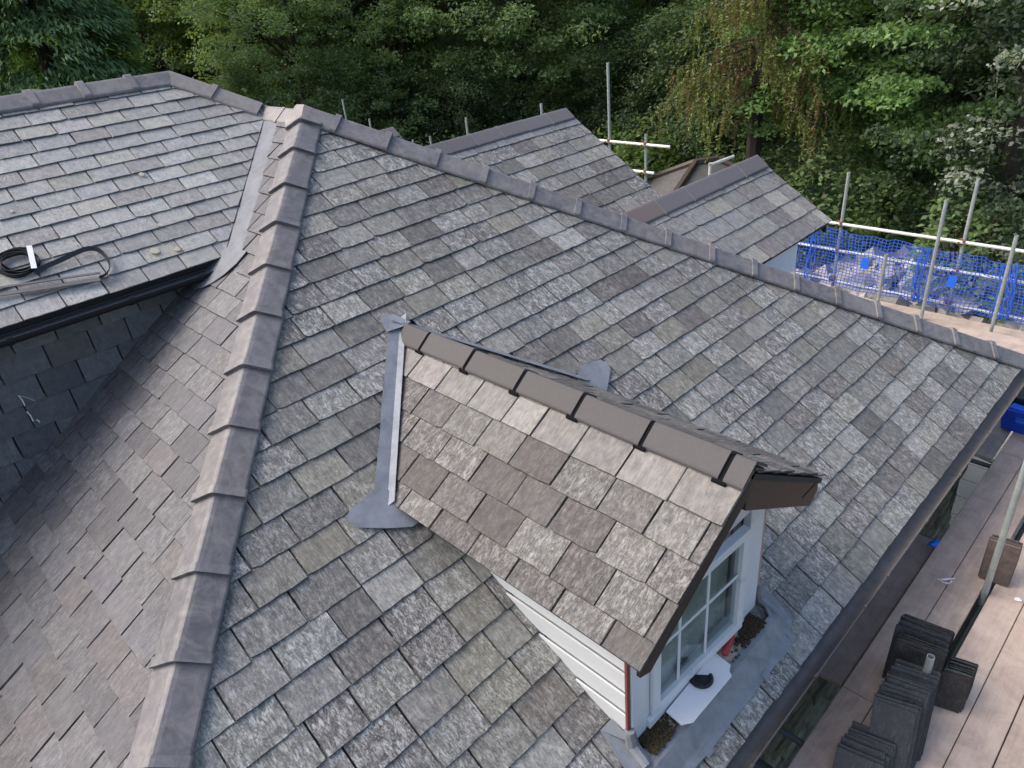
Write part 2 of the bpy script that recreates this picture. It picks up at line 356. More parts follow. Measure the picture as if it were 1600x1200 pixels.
# hipped end with the dormer
cr = HK*E_X
end_deck = slope_deck('roof_slope', [(E_X-0.02, -cr, E_Z+0.0125), (E_X-0.02, cr, E_Z+0.0125), (0, 0, -DZ)], (K2, 0, 1), 'large hipped end slope of mottled grey slates around the dormer')
n_near, n_far = V((-HK, -1, 0)), V((-HK, 1, 0))
def end_planes(c):
    pl = [(n_near, -0.015), (n_far, -0.015)]
    # opening of the dormer: between the valleys and below
    sg = -1 if c.y < DRY else 1; d = abs(c.y-DRY); v = (c.x-1.985)*HK
    if d < min(v, 0.655)-0.16 and c.x < 4.60: return None
    if c.x > 1.9 and c.x < 4.66 and d < min(v, 0.655)+0.40:
        if c.x < 3.0 and d < 0.95: pl.append((V((HK, -sg, 0)), HK*1.985 - sg*DRY + 0.02))
        elif c.x < 4.5 and d < 0.95: pl.append((V((0, -sg, 0)), -sg*DRY - 0.66))
        elif d < 0.66: pl.append((V((-1, 0, 0)), -4.53))
    return pl
g_s = 0.171*math.sqrt(1+K2*K2)
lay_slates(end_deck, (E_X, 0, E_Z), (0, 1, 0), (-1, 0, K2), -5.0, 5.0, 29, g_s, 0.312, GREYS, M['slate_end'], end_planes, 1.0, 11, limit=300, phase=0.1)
# side slope between near hip and valley
VX = -0.70                                   # where the valley meets the main ridge
left_deck = slope_deck('roof_slope', [(VX, 0, -DZ), (0.32, -1.02, -K*1.02-DZ), (0.32, -5.0, -K*5.0-DZ), (5.0, -5.0, -K*5.0-DZ), (0, 0, -DZ)], (0, -K, 1), 'side slope of smooth brownish slates between hip and slate hung wall')
def left_planes(c):
    pl = [(V((HK, 1, 0)), -0.015), (V((0, 1, 0)), -0.02)]
    if c.x + c.y < VX + 0.02: 
        if c.y > -1.3: return None
    if c.y > -1.30: pl.append((V((-1, -1, 0)), -(VX+0.27)))
    else: pl.append((V((-1, 0, 0)), -0.385))
    return pl
lg = 0.147; ly = -2.217 - lg*19
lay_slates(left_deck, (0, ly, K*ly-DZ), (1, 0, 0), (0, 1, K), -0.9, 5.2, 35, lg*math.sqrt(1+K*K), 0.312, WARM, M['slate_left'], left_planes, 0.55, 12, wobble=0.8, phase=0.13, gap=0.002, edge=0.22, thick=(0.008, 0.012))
# wing roof upper left
LRE = 0.57; LRR = -1.27; LRT = K*(VX-LRR)    # eave x, ridge x, ridge height
wing_deck = slope_deck('roof_slope', [(LRE-0.02, -9, -K*(LRE-0.02-VX)-DZ), (LRE-0.02, VX-LRE+0.02, -K*(LRE-0.02-VX)-DZ), (VX, 0, -DZ), (LRR, LRR-VX, LRT-DZ), (LRR, -9, LRT-DZ)], (K, 0, 1), 'upper wing slope of pale grey slates with coiled cable')
def wing_planes(c): return [(V((1, 1, 0)), VX-0.01), (V((-1, 1, 0)), -VX-0.015), (V((-1, 0, 0)), -LRR)]
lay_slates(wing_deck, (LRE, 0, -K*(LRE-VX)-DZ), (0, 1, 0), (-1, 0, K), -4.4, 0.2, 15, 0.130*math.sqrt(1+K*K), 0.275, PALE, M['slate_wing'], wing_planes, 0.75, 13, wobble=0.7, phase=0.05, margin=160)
# unseen backs of the roofs
slope_deck('roof_slope', [(0, 0, -DZ), (E_X, cr, E_Z), (-9, cr, E_Z), (-9, 0, -DZ)], (0, K, 1), 'far slope behind the long hip')
slope_deck('roof_slope', [(LRR, LRR-VX, LRT-DZ-0.02), (VX, 0, -DZ-0.02), (2*LRR-VX, 0, -DZ-0.02)], (0, K, 1), 'end slope of the upper wing')
slope_deck('roof_slope', [(LRR, LRR-VX, LRT-DZ), (-6, LRR-VX, -2.6), (-6, -9, -2.6), (LRR, -9, LRT-DZ)], (-K, 0, 1), 'back slope of the upper wing')

# walls
w = MB(); w.box((1.9, -0.2, (GZ-3.35)/2), (5.52, 9.2, -3.35-GZ)); end_wall = w.build('wall', M['stone'], house)
for i in range(len(end_wall.data.vertices)): end_wall.data.color_attributes['tone'].data[i].color = (0.03, 0.032, 0.027, 1)
w = MB(); w.box((-1.6, -5.2, (GZ-0.98)/2), (3.92, 7.7, -0.98-GZ)); wing_wall = w.build('wall', M['underlay'], house)
rnd = random.Random(3); z = -3.40; row = 0
while z > -5.7:
    h = rnd.uniform(0.13, 0.21); y = -1.4 - rnd.random()*0.3
    while y < 4.35:
        ww = rnd.uniform(0.18, 0.42); t = jit(rnd.choice([(0.15, 0.165, 0.125), (0.19, 0.195, 0.16), (0.12, 0.13, 0.115), (0.17, 0.17, 0.15)]), 0.2, rnd)
        mb = MB(); dx = rnd.uniform(0.02, 0.05); a, b, c0, c1 = y+0.008, y+ww-0.008, z-h+0.008, z-0.008
        j = lambda s=0.015: rnd.uniform(-s, s)
        fr = [V((4.66+dx, a+0.02+j(), c0+0.02+j())), V((4.66+dx, b-0.02+j(), c0+0.02+j())), V((4.66+dx, b-0.02+j(), c1-0.02+j())), V((4.66+dx, a+0.02+j(), c1-0.02+j()))]
        bk = [V((4.655, a, c0)), V((4.655, b, c0)), V((4.655, b, c1)), V((4.655, a, c1))]
        mb.mesh(fr+bk, [(0, 1, 2, 3)] + [(i, 4+i, 4+(i+1) % 4, (i+1) % 4) for i in range(4)], (*t, 1))
        if y+ww < 4.5: mb.build('stone', M['stone'], end_wall)
        y += ww
    z -= h
# slate hung wall under the wing eave
def wall_planes(c): return [(V((0, K, -1)), DZ-0.0)] if c.z > K*c.y-DZ-0.12 else None
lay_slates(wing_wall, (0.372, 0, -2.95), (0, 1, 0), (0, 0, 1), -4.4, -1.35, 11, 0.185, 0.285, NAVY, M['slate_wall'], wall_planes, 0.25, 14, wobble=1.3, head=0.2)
# ------------------------------------------------------------------ ridge and hip tiles
TJ = random.Random(51)
def vtile(parent, A, v, L, wl, wr, width, mat, tone, collar=None, th=0.016, lift=0.0, name='ridge_tile', wid2=None, tilt=0.0, steep=0.16):
    A, v, wl, wr = V(A), V(v).normalized(), V(wl).normalized(), V(wr).normalized(); up = -(wl+wr).normalized(); wl = (wl - up*steep).normalized(); wr = (wr - up*steep).normalized()
    lift += steep*width*0.72; mb = MB(); A = A + wl*TJ.uniform(-0.004, 0.004) + up*TJ.uniform(-0.002, 0.002); v = (v + wl*TJ.uniform(-0.008, 0.008)).normalized()
    def prism(t0, t1, w, grow, tone):
        vs = []
        for t in (t0, t1):
            base = A + v*t + up*(grow + lift + tilt*(t/L))
            o = [base + wl*w, base + wl*(w-0.008) + up*0.004, base + wl*0.03 - up*0.001, base + wl*0.012 - up*0.0, base + wr*0.012, base + wr*0.03 - up*0.001, base + wr*(w-0.008) + up*0.004, base + wr*w]
            o[3] = base - up*0.005 + wl*0.006; o[4] = base - up*0.005 + wr*0.006
            i_ = [base + wr*w - up*th, base - up*(th*1.7), base + wl*w - up*th]
            vs += o + i_
        m = 11; fs = [tuple(range(m-1, -1, -1)), tuple(range(m, 2*m))] + [(i, (i+1) % m, m+(i+1) % m, m+i) for i in range(m)]
        mb.mesh(vs, fs, tone)
    prism(0, L, width, 0.0, tone)
    if collar:
        c0, c1, gr = collar; t2 = tuple(x*1.12 for x in tone[:3]) + (1,)
        prism(c0, c1, width+0.012, gr, t2)
    return mb.build(name, mat, parent)
def wings(v, n1, n2):
    v = V(v).normalized(); a = V(n1).cross(v).normalized(); b = V(n2).cross(v).normalized()
    return (a if a.z < 0 else -a), (b if b.z < 0 else -b)
nE, nL, nF, nLR = (K2, 0, 1), (0, -K, 1), (0, K, 1), (K, 0, 1)
TT = [(0.128, 0.123, 0.130), (0.14, 0.133, 0.138), (0.118, 0.114, 0.122), (0.15, 0.141, 0.142)]
TL = [(0.19, 0.172, 0.16), (0.20, 0.18, 0.168), (0.175, 0.16, 0.155)]
rnd = random.Random(5)
def tone_of(pal): return (*jit(rnd.choice(pal), 0.07, rnd), 1)
vn = V((1, -HK, -K2)).normalized(); wl, wr = wings(vn, nL, nE)
for i in range(-1, 13):
    t0 = 0.594 + 0.45*(i-1)
    if i == -1: t0, L = 0.10, 0.115
    elif i == 0: t0, L = 0.205, 0.40
    else: L = 0.465
    vtile(house, vn*t0, vn, L, wl, wr, 0.172, M['tile'], tone_of(TT), (L-0.05, L, 0.010), lift=0.002, name='hip_tile', tilt=0.024)
vf = V((1, HK, -K2)).normalized(); wl, wr = wings(vf, nF, nE)
for i in range(-1, 16):
    t0 = 0.322 + 0.45*i; L = 0.46
    if i == -1: t0, L = 0.06, 0.27
    if i == 15: L = 0.40
    vtile(house, vf*t0, vf, L, wl, wr, 0.20, M['tile'], tone_of(TT), (L-0.06, L-0.008, 0.020) if i < 15 else None, name='hip_tile', tilt=0.004, lift=0.010)
# main ridge up to the wing
wl, wr = wings((-1, 0, 0), nL, nF)
for i, (t0, L) in enumerate(((0.05, 0.34), (0.38, 0.36))):
    vtile(house, (-t0, 0, -0.02), (-1, 0, 0), L, wl, wr, 0.16, M['tile'], tone_of(TL), (L-0.05, L, 0.008), name='ridge_tile')
cap = bmesh.new()
wl1, wr1 = wings(vn, nL, nE); wl2, wr2 = wings(vf, nF, nE); wl3, wr3 = wings((-1, 0, 0), nL, nF)
for p in (V((0, 0, 0.035)), V((-0.13, 0, 0.03)), V((-0.13, 0, 0.02))+wl3*0.17, V((-0.13, 0, 0.02))+wr3*0.17, vn*0.17+V((0, 0, 0.026)), vn*0.17+wl1*0.178, vn*0.17+wr1*0.178, vf*0.17+V((0, 0, 0.026)), vf*0.17+wl2*0.175, vf*0.17+wr2*0.175):
    cap.verts.new(p - house.location)
bmesh.ops.convex_hull(cap, input=cap.verts); me = bpy.data.meshes.new('apex_cap'); cap.to_mesh(me); cap.free(); me.materials.append(M['tile'])
ca = me.color_attributes.new('tone', 'FLOAT_COLOR', 'POINT'); ca.data.foreach_set('color', [0.2, 0.172, 0.155, 1]*len(me.vertices))
link(bpy.data.objects.new('apex_cap', me), house)
# wing hip and wing ridge
vw = V((1, 1, -K)).normalized(); HT = V((LRR, LRR-VX, LRT)); wl, wr = wings(vw, nF, nLR)
for t0, L in ((0.0, 0.46), (0.45, 0.40)):
    vtile(house, HT + vw*t0, vw, L, wl, wr, 0.17, M['tile'], tone_of(TL), (L-0.07, L-0.02, 0.018) if t0 == 0 else None, name='hip_tile')
wl, wr = wings((0, -1, 0), (-K, 0, 1), nLR)
for i in range(0, 9):
    t0 = 0.36*0 + 0.40*i
    vtile(house, HT + V((0, -t0, 0)), (0, -1, 0), 0.41, wl, wr, 0.172, M['tile'], tone_of(TT), (0.345, 0.405, 0.022), name='ridge_tile')

# ------------------------------------------------------------------ lead work
up_e = V(nE).normalized(); up_l = V(nL).normalized(); up_w = V(nLR).normalized()
def onE(x, y, off): return V((x, y, -K2*x-DZ)) + up_e*off
def onL(x, y, off): return V((x, y, K*y-DZ)) + up_l*off
def onW(x, y, off): return V((x, y, -K*(x-VX)-DZ)) + up_w*off
vl = MB(); n = 9
prof = []
for i in range(n+1):
    y = -0.10 - 1.22*i/n; x = VX - y
    prof.append([onW(x-0.14, y, 0.004), V((x, y, K*y-DZ+0.012)), onL(x+0.12, y-0.0, 0.016), onL(x+0.36, y, 0.012)])
ii = len(vl.v)
vl.mesh([p for r in prof for p in r], [(i*4+j, (i+1)*4+j, (i+1)*4+j+1, i*4+j+1) for i in range(n) for j in range(3)])
vl.plate([onL(*q, 0.034) for q in ((0.40, -1.38), (0.41, -1.47), (0.47, -1.53), (0.56, -1.55), (0.66, -1.52), (0.74, -1.46), (0.80, -1.38), (0.84, -1.28), (0.84, -1.18), (0.55, -1.20))], up_l, 0.006)
o = vl.build('valley_lead', M['lead_old'], house, smooth=False); o['label'] = 'grey lead valley strip between wing roof and side slope'
# black gutter of the wing
def gutter(name, A, B, r, mat, parent, inner=None):
    A, B = V(A), V(B); d = (B-A).normalized(); s = d.cross(V((0, 0, 1))).normalized(); mb = MB(); n = 12; th = 0.004
    vs = []
    for p in (A, B):
        for rr in (r, r-th):
            for j in range(n+1):
                a = math.pi*j/n; vs.append(p - s*math.cos(a)*rr - V((0, 0, 1))*math.sin(a)*rr)
    m = n+1; fs = []
    for j in range(n):
        fs += [(j, j+1, 2*m+j+1, 2*m+j), (m+j+1, m+j, 3*m+j, 3*m+j+1), (j, m+j, m+j+1, j+1), (2*m+j, 2*m+j+1, 3*m+j+1, 3*m+j)]
    fs += [(0, 2*m, 3*m, m), (n, m+n, 3*m+n, 2*m+n)]
    mb.mesh(vs, fs)
    for e in (-1, 1): mb.tube([A - s*e*r, B - s*e*r], 0.006, 6)
    return mb.build(name, mat, parent)
GW = -0.905
wg = gutter('gutter', (0.575, -6.5, GW), (0.575, -1.36, GW), 0.058, M['black_plastic'], house); wg['label'] = 'black half round gutter under the wing roof'
for y in (-1.50, -2.02, -2.80, -3.6):
    mb = MB(); pts = [V((0.575 + 0.064*math.cos(a), y, GW - 0.064*math.sin(a))) for a in [math.pi*j/10 for j in range(11)]]
    vs = [p + V((0, e, 0)) for p in pts for e in (-0.016, 0.016)]
    mb.mesh(vs, [(2*i, 2*i+1, 2*i+3, 2*i+2) for i in range(10)]); mb.box((0.639, y, GW+0.004), (0.012, 0.034, 0.016)); mb.build('gutter_bracket', M['black_plastic'], wg)
MB().box((0.50, -3.95, GW+0.01), (0.02, 5.1, 0.15)).build('fascia_board', M['black_plastic'], house)
# brown gutter of the hipped end
GX, GE = 4.918, -3.125
eg = gutter('gutter', (GX, -5.2, GE), (GX, 4.86, GE), 0.058, M['brown_gutter'], house); eg['label'] = 'weathered brown half round gutter along the hipped end eave'
for i, y in enumerate((-0.9, -0.12, 0.62, 1.0, 1.75, 2.5, 3.3, 4.1)):
    mb = MB(); pts = [V((GX + 0.063*math.cos(a), y, GE - 0.063*math.sin(a))) for a in [math.pi*j/10 for j in range(11)]]
    mb.mesh([p + V((0, e, 0)) for p in pts for e in (-0.014, 0.014)], [(2*q, 2*q+1, 2*q+3, 2*q+2) for q in range(10)])
    mb.box((GX+0.06, y, GE+0.006), (0.016, 0.03, 0.02)); mb.build('gutter_bracket', M['brown_gutter'], eg)
MB().box((4.845, -0.1, -3.20), (0.025, 9.6, 0.18)).build('fascia_board', M['brown_board'], house)

# ------------------------------------------------------------------ the white dormer
dormer = empty('dormer', (3.6, DRY, -2.9)-house.location if False else V((3.6, DRY, -2.9)) - house.location, house)
dormer['label'] = 'white clad dormer with brown slate roof and open casement'
D_X0, D_X1 = 1.965, 4.742
def dz(y): return DRZ - DZ - K*abs(y-DRY)
for sgn in (-1, 1):
    nn = V((0, sgn*K, 1)); ye = DRY + sgn*(DRY-DE_Y); yd = DRY + sgn*0.885
    xs = lambda y: -(dz(y)+DZ)/K2
    MB().plate([p - nn.normalized()*0.012 for p in (V((xs(DRY), DRY, dz(DRY))), V((xs(yd), yd, dz(yd))), V((D_X1-0.01, yd, dz(yd))), V((D_X1-0.01, DRY, dz(DRY))))], nn, 0.03).build('roof_deck', M['underlay'], dormer)
    def dp(c, nn=nn, sgn=sgn): return [(V((0, sgn, 0)), sgn*DRY + 0.892), (V((-K2, 0, -1)).normalized(), (V((-K2, 0, -1)).normalized()).dot(V((0, 0, -DZ))) - 0.012), (V((1, 0, 0)), D_X1), (V((0, -sgn, 0)), -sgn*DRY)]
    dgs = 0.170*math.sqrt(1+K*K)
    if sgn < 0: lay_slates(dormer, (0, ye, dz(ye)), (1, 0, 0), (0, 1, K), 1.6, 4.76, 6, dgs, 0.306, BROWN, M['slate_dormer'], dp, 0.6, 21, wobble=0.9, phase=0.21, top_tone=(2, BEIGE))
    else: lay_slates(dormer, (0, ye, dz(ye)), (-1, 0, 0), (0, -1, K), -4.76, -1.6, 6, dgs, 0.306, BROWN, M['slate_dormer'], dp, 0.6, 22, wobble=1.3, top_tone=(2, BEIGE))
wl, wr = wings((1, 0, 0), (0, -K, 1), (0, K, 1))
x = D_X0
for i in range(7):
    L = 0.436 if i else 0.34
    x1 = min(x+L, D_X1+0.005)
    vtile(dormer, (x, DRY, DRZ), (1, 0, 0), x1-x, wl, wr, 0.15, M['tile_new'], (*jit((0.086, 0.08, 0.079), 0.05, rnd), 1), None, th=0.014, tilt=0.004)
    # dry-fix union under each joint, seen as a black line
    if x1 < D_X1:
        vtile(dormer, (x1-0.03, DRY, DRZ), (1, 0, 0), 0.075, wl, wr, 0.158, M['gap_black'], (0, 0, 0, 1), None, th=0.012, lift=-0.009, name='ridge_union')
    x = x1 + 0.026
# mitred valley lead, with its foot, and the mortar along the cut slates
for sgn in (-1, 1):
    yv = lambda x: DRY + sgn*(x-1.985)*K2/K
    f = lambda x, d, off: onE(x, yv(x)+sgn*d, off)
    mb = MB(); n = 8; vs = []
    for i in range(n+1):
        x = 1.93 + 0.98*i/n; wob = 0.004*math.sin(i*2.1)
        vs += [f(x, -0.02, 0.060), f(x, 0.03, 0.040), f(x-0.02, (0.135 if sgn < 0 else 0.035)+wob, 0.040)]
    fl = [(i*3+j, (i+1)*3+j, (i+1)*3+j+1, i*3+j+1) for i in range(n) for j in range(2)]
    mb.mesh(vs, fl if sgn < 0 else [t[::-1] for t in fl])
    y0 = DRY
    foot = [(2.80, -0.97), (2.83, -1.15), (2.87, -1.185), (2.92, -1.17), (3.01, -1.02), (3.07, -0.90), (3.07, -0.84), (2.98, -0.81), (2.85, -0.85)]
    pts = [onE(a, DRY - sgn*b, 0.043) for a, b in foot]
    mb.plate(pts if sgn < 0 else pts[::-1], up_e, 0.004)
    mb.build('valley_lead', M['lead'], dormer)
    mb = MB(); m = 24; vs = []
    r2 = random.Random(31+sgn)
    for i in range(m+1):
        x = 2.01 + 0.88*i/m; yy = DRY + sgn*(x-1.995)*K2/K
        p = V((x, yy, dz(yy))); nn = V((0, sgn*K, 1)).normalized()
        vs += [p + nn*0.034 + V((0.035+r2.uniform(0, 0.016), 0, 0)), p + nn*0.030 + V((0.0+r2.uniform(-0.006, 0.004), 0, 0)), onE(x, yy + sgn*(0.012+r2.uniform(0, 0.006)), 0.046)]
    fl = [(i*3+j, i*3+j+1, (i+1)*3+j+1, (i+1)*3+j) for i in range(m) for j in range(2)]
    mb.mesh(vs, fl if sgn < 0 else [t[::-1] for t in fl]); mb.build('mortar_fillet', M['mortar'], dormer)
saddle = MB().plate([onE(1.88, DRY-0.115, 0.044), onE(1.99, DRY-0.15, 0.050), onE(2.01, DRY-0.03, 0.070), onE(2.0, DRY+0.05, 0.062), onE(1.89, DRY-0.005, 0.044)], up_e, 0.005)
saddle.build('lead_saddle', M['lead'], dormer)
# cheeks: lapped white boards, each clipped by the roof slope
CH = 0.668; FX = 4.50
for sgn in (-1, 1):
    yc = DRY + sgn*CH; ztop = dz(yc) - 0.085; z = ztop
    while z > -2.92:
        zb = z - 0.150
        pl = [(V((-K2, 0, -1)), DZ + 0.03), (V((1, 0, 0)), FX-0.006)]
        def face(zz0, zz1, off):
            return clip([V((2.3, yc+sgn*off, zz0)), V((FX, yc+sgn*off, zz0)), V((FX, yc+sgn*off, zz1)), V((2.3, yc+sgn*off, zz1))], pl)
        fb = face(zb, z, 0.0)
        if len(fb) >= 3:
            pts = [p + V((0, sgn*(0.004 + 0.016*(1-(z-p.z)/0.15)), 0)) for p in fb]
            nn = V((0, sgn, 0)); MB().plate(pts if sgn < 0 else pts[::-1], nn, 0.012).build('cheek_board', M['white_clad'], dormer)
            gr = clip([V((2.3, yc+sgn*0.002, zb-0.001)), V((FX, yc+sgn*0.002, zb-0.001)), V((FX, yc+sgn*0.002, zb+0.006)), V((2.3, yc+sgn*0.002, zb+0.006))], pl)
        z = zb - 0.012
    pl = [(V((-K2, 0, -1)), DZ - 0.02)]
    fb = clip([V((2.2, yc, -3.0)), V((FX-0.01, yc, -3.0)), V((FX-0.01, yc, ztop+0.02)), V((2.2, yc, ztop+0.02))], pl)
    MB().plate([p - V((0, sgn*0.012, 0)) for p in fb], V((0, sgn, 0)), 0.03).build('cheek_wall', M['white_clad'], dormer)
    fx = MB(); xa = -(ztop+DZ)/K2
    fx.beam((xa+0.02, yc+sgn*0.02, ztop+0.005), (FX+0.2, yc+sgn*0.02, ztop+0.005), 0.03, 0.03); fx.build('eave_trim', M['white_pvc'], dormer)
    MB().box((FX-0.004, yc+sgn*0.010, (ztop-2.88)/2), (0.014 if sgn < 0 else 0.02, 0.026, ztop+2.88)).build('corner_trim', M['red_trim'] if sgn < 0 else M['pink_trim'], dormer)
    so = MB(); ye = DRY + sgn*0.875
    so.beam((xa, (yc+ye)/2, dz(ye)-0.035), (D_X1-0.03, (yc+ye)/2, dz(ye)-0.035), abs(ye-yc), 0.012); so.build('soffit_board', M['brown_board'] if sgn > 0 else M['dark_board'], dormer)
# front: jambs, head, gable panel, sill
ZS, ZH = -2.83, -1.98
def fbox(name, y0, y1, z0, z1, x0, x1, mat, parent=dormer, bev=0.004):
    return MB().box(((x0+x1)/2, (y0+y1)/2, (z0+z1)/2), (x1-x0, y1-y0, z1-z0)).build(name, mat, parent, bevel=bev)
yL, yR = DRY-CH, DRY+CH
fbox('jamb', yL+0.006, yL+0.135, ZS-0.05, ZH+0.12, FX-0.03, FX+0.012, M['white_pvc'])
fbox('jamb', yR-0.195, yR-0.03, ZS-0.03, ZH+0.12, FX-0.03, FX+0.02, M['white_pvc'])
fbox('jamb_cover', yR-0.028, yR-0.006, ZS-0.03, ZH+0.1, FX-0.03, FX+0.006, M['white_pvc'])
fbox('window_head', yL+0.136, yR-0.196, ZH, ZH+0.10, FX-0.03, FX+0.004, M['white_pvc'])
gp = MB(); gp.plate([(FX+0.002, yL+0.02, ZH+0.11), (FX+0.002, yR-0.02, ZH+0.11), (FX+0.002, DRY+0.12, DRZ-0.22), (FX+0.002, DRY-0.12, DRZ-0.22)], (1, 0, 0), 0.03); gp.build('gable_panel', M['white_pvc'], dormer)
fr_y0, fr_y1 = yL+0.136, yR-0.196
fbox('window_frame', fr_y0, fr_y1, ZS-0.02, ZS+0.045, FX-0.05, FX+0.035, M['white_pvc'])
fbox('window_frame', fr_y0, fr_y0+0.035, ZS+0.046, ZH-0.001, FX-0.05, FX+0.004, M['white_pvc'])
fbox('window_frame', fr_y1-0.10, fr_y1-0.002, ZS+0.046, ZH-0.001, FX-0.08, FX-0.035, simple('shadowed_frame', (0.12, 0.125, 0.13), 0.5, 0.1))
sash = empty('casement', V((FX, fr_y0+0.04, ZS+0.05)) - V((3.6, DRY, -2.9)), dormer)
SR = Matrix.Rotation(math.radians(-3.0), 3, 'Z'); s_org = V((FX, fr_y0+0.04, ZS+0.05)); SW, SH = fr_y1-0.105-(fr_y0+0.04), ZH-ZS-0.055
def sbox(name, y0, y1, z0, z1, x0, x1, mat):
    mb = MB(); mb.box(((x0+x1)/2, (y0+y1)/2, (z0+z1)/2), (x1-x0, y1-y0, z1-z0))
    mb.v = [tuple(s_org + SR @ V(p)) for p in mb.v]
    return mb.build(name, mat, sash, bevel=0.003)
sbox('rail', 0, SW, 0, 0.06, -0.02, 0.032, M['white_pvc']); sbox('rail', 0, SW, SH-0.06, SH, -0.02, 0.032, M['white_pvc'])
sbox('stile', 0, 0.06, 0.061, SH-0.061, -0.02, 0.031, M['white_pvc']); sbox('stile', SW-0.06, SW, 0.061, SH-0.061, -0.02, 0.031, M['white_pvc'])
sbox('pane', 0.061, SW-0.061, 0.061, SH-0.061, -0.002, 0.004, M['glass'])
for yb in (0.245, 0.50): sbox('glazing_bar', yb-0.011, yb+0.011, 0.062, SH-0.062, 0.0045, 0.012, M['white_pvc'])
sbox('glazing_bar', 0.062, SW-0.062, 0.45, 0.472, 0.0047, 0.0125, M['white_pvc'])
mb = MB(); hp = [s_org + SR @ V((0.04, y, zz)) for y, zz in ((0.33, 0.055), (0.33, 0.085), (0.345, 0.10))]
mb.tube([hp[0] , hp[0]+V((0.012, 0, 0.02)), hp[1]+V((0.012, 0, 0)), hp[2]], 0.005, 6).build('catch', M['white_pvc'], sash)
# room behind the glass
rm = MB(); rm.box((FX-0.75, DRY, -2.35), (0.02, 1.3, 1.0)); rm.box((FX-0.4, DRY, ZS-0.04), (0.75, 1.25, 0.02)); rm.build('room_lining', simple('room_lining', (0.5, 0.5, 0.46), 0.8, 0.3, (2, 2, 2), 2.0), dormer)
# pale sheet added behind the panes to make the glass look lighter
cl = MB(); pts = []
for i in range(19):
    y = yL+0.2+i*0.05; pts.append((FX-0.055+0.008*math.sin(i*1.9), y))
cl.mesh([V((x, y, zz)) for x, y in pts for zz in (ZS+0.02, ZH-0.05)], [(2*i, 2*i+2, 2*i+3, 2*i+1) for i in range(18)]); cl.build('pane_backing', simple('pane_backing_pale', (0.42, 0.45, 0.42), 0.9, 0.25, (4, 4, 4), 2.0), dormer)
# sill and lead apron
si = MB(); si.plate([(FX+0.0, yL+0.02, ZS-0.035), (FX+0.135, yL+0.02, ZS-0.050), (FX+0.135, yR-0.10, ZS-0.050), (FX+0.0, yR-0.10, ZS-0.035)][::1], (0, 0, 1), 0.06); si.build('sill', M['stone_sill'], dormer, bevel=0.004)
ap = MB(); n = 10; vs = []
for i in range(n+1):
    y = yL-0.10 + (2*CH+0.12)*i/n; wv = 0.005*math.sin(i*2.3)
    vs += [V((FX+0.120, y, ZS-0.046)), V((FX+0.168, y, ZS-0.056)), onE(FX+0.225, y, 0.036), onE(FX+0.275+wv, y, 0.032), onE(FX+0.275+wv, y, 0.024)]
ap.mesh(vs, [(i*5+j, i*5+j+1, (i+1)*5+j+1, (i+1)*5+j) for i in range(n) for j in range(4)])
ap.build('lead_apron', M['lead'], dormer)
for y in (yL+0.33, yL+0.98): MB().plate([onE(4.745, y-0.03, 0.038), onE(4.790, y-0.03, 0.034), onE(4.790, y+0.03, 0.034), onE(4.745, y+0.03, 0.038)], up_e, 0.004).build('lead_clip', M['lead'], dormer)
for sgn, yc in ((-1, yL), (1, yR)):        # dressed lead corners
    mb = MB(); mb.plate([onE(4.36, yc+sgn*0.015, 0.05), onE(4.36, yc+sgn*0.10, 0.034), onE(4.56, yc+sgn*0.13, 0.034), onE(4.70, yc+sgn*0.10, 0.034), onE(4.74, yc-sgn*0.02, 0.040), onE(4.62, yc-sgn*0.05, 0.055), onE(4.52, yc+sgn*0.0, 0.075)][::1 if sgn < 0 else -1], up_e, 0.006)
    mb.tube([V((4.51, yc+sgn*0.015, -2.72)), V((4.53, yc+sgn*0.02, -2.82)), onE(4.60, yc+sgn*0.03, 0.06)], [0.03, 0.038, 0.03], 8); mb.build('lead_corner', M['lead'], dormer)
mb = MB(); r2 = random.Random(77)
for _ in range(1500):
    if r2.random() < 0.56: y = yL + 0.04 + abs(r2.gauss(0, 0.10))
    else: y = yR - 0.11 - abs(r2.gauss(0, 0.13))
    if not (yL+0.03 < y < yR-0.105): continue
    x = FX + 0.02 + r2.random()**1.3*0.12; s = r2.uniform(0.004, 0.014); h = 0.012*(1-abs(x-FX-0.06)/0.12)
    mb.box((x, y, ZS-0.038+h*r2.random()), (s, s*r2.uniform(0.6, 2), s*0.8), Matrix.Rotation(r2.random()*6, 3, 'Z') @ Matrix.Rotation(r2.random(), 3, 'X'))
mb.build('moss', M['moss'], dormer, kind='stuff')
# barge boards
for sgn in (-1, 1):
    y0, y1 = DRY + sgn*0.0, DRY + sgn*0.875; d = 0.20 if sgn > 0 else 0.095; xb = D_X1 - (0.03 if sgn > 0 else 0.016)
    z0, z1 = dz(y0)-0.03, dz(y1)-0.03
    pts = [V((xb, y0, z0)), V((xb, y1, z1)), V((xb, y1+sgn*0.005, z1-d*0.4)), V((xb, y1-sgn*0.075, z1-d*0.75)), V((xb, y1-sgn*0.12, z1-d*0.75+0.03)), V((xb, y0, z0-d-0.02))]
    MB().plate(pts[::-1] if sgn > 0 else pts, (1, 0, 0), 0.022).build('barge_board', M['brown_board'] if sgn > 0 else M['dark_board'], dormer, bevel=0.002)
    # soffit between barge board and front wall
    q = [V((FX+0.01, y0, z0-0.09)), V((FX+0.01, y1-sgn*0.2, dz(y1-sgn*0.2)-0.12)), V((xb-0.024, y1-sgn*0.2, dz(y1-sgn*0.2)-0.12)), V((xb-0.024, y0, z0-0.09))]
    MB().plate(q, (0, sgn*K, 1), 0.01).build('soffit_board', M['dark_board'], dormer)

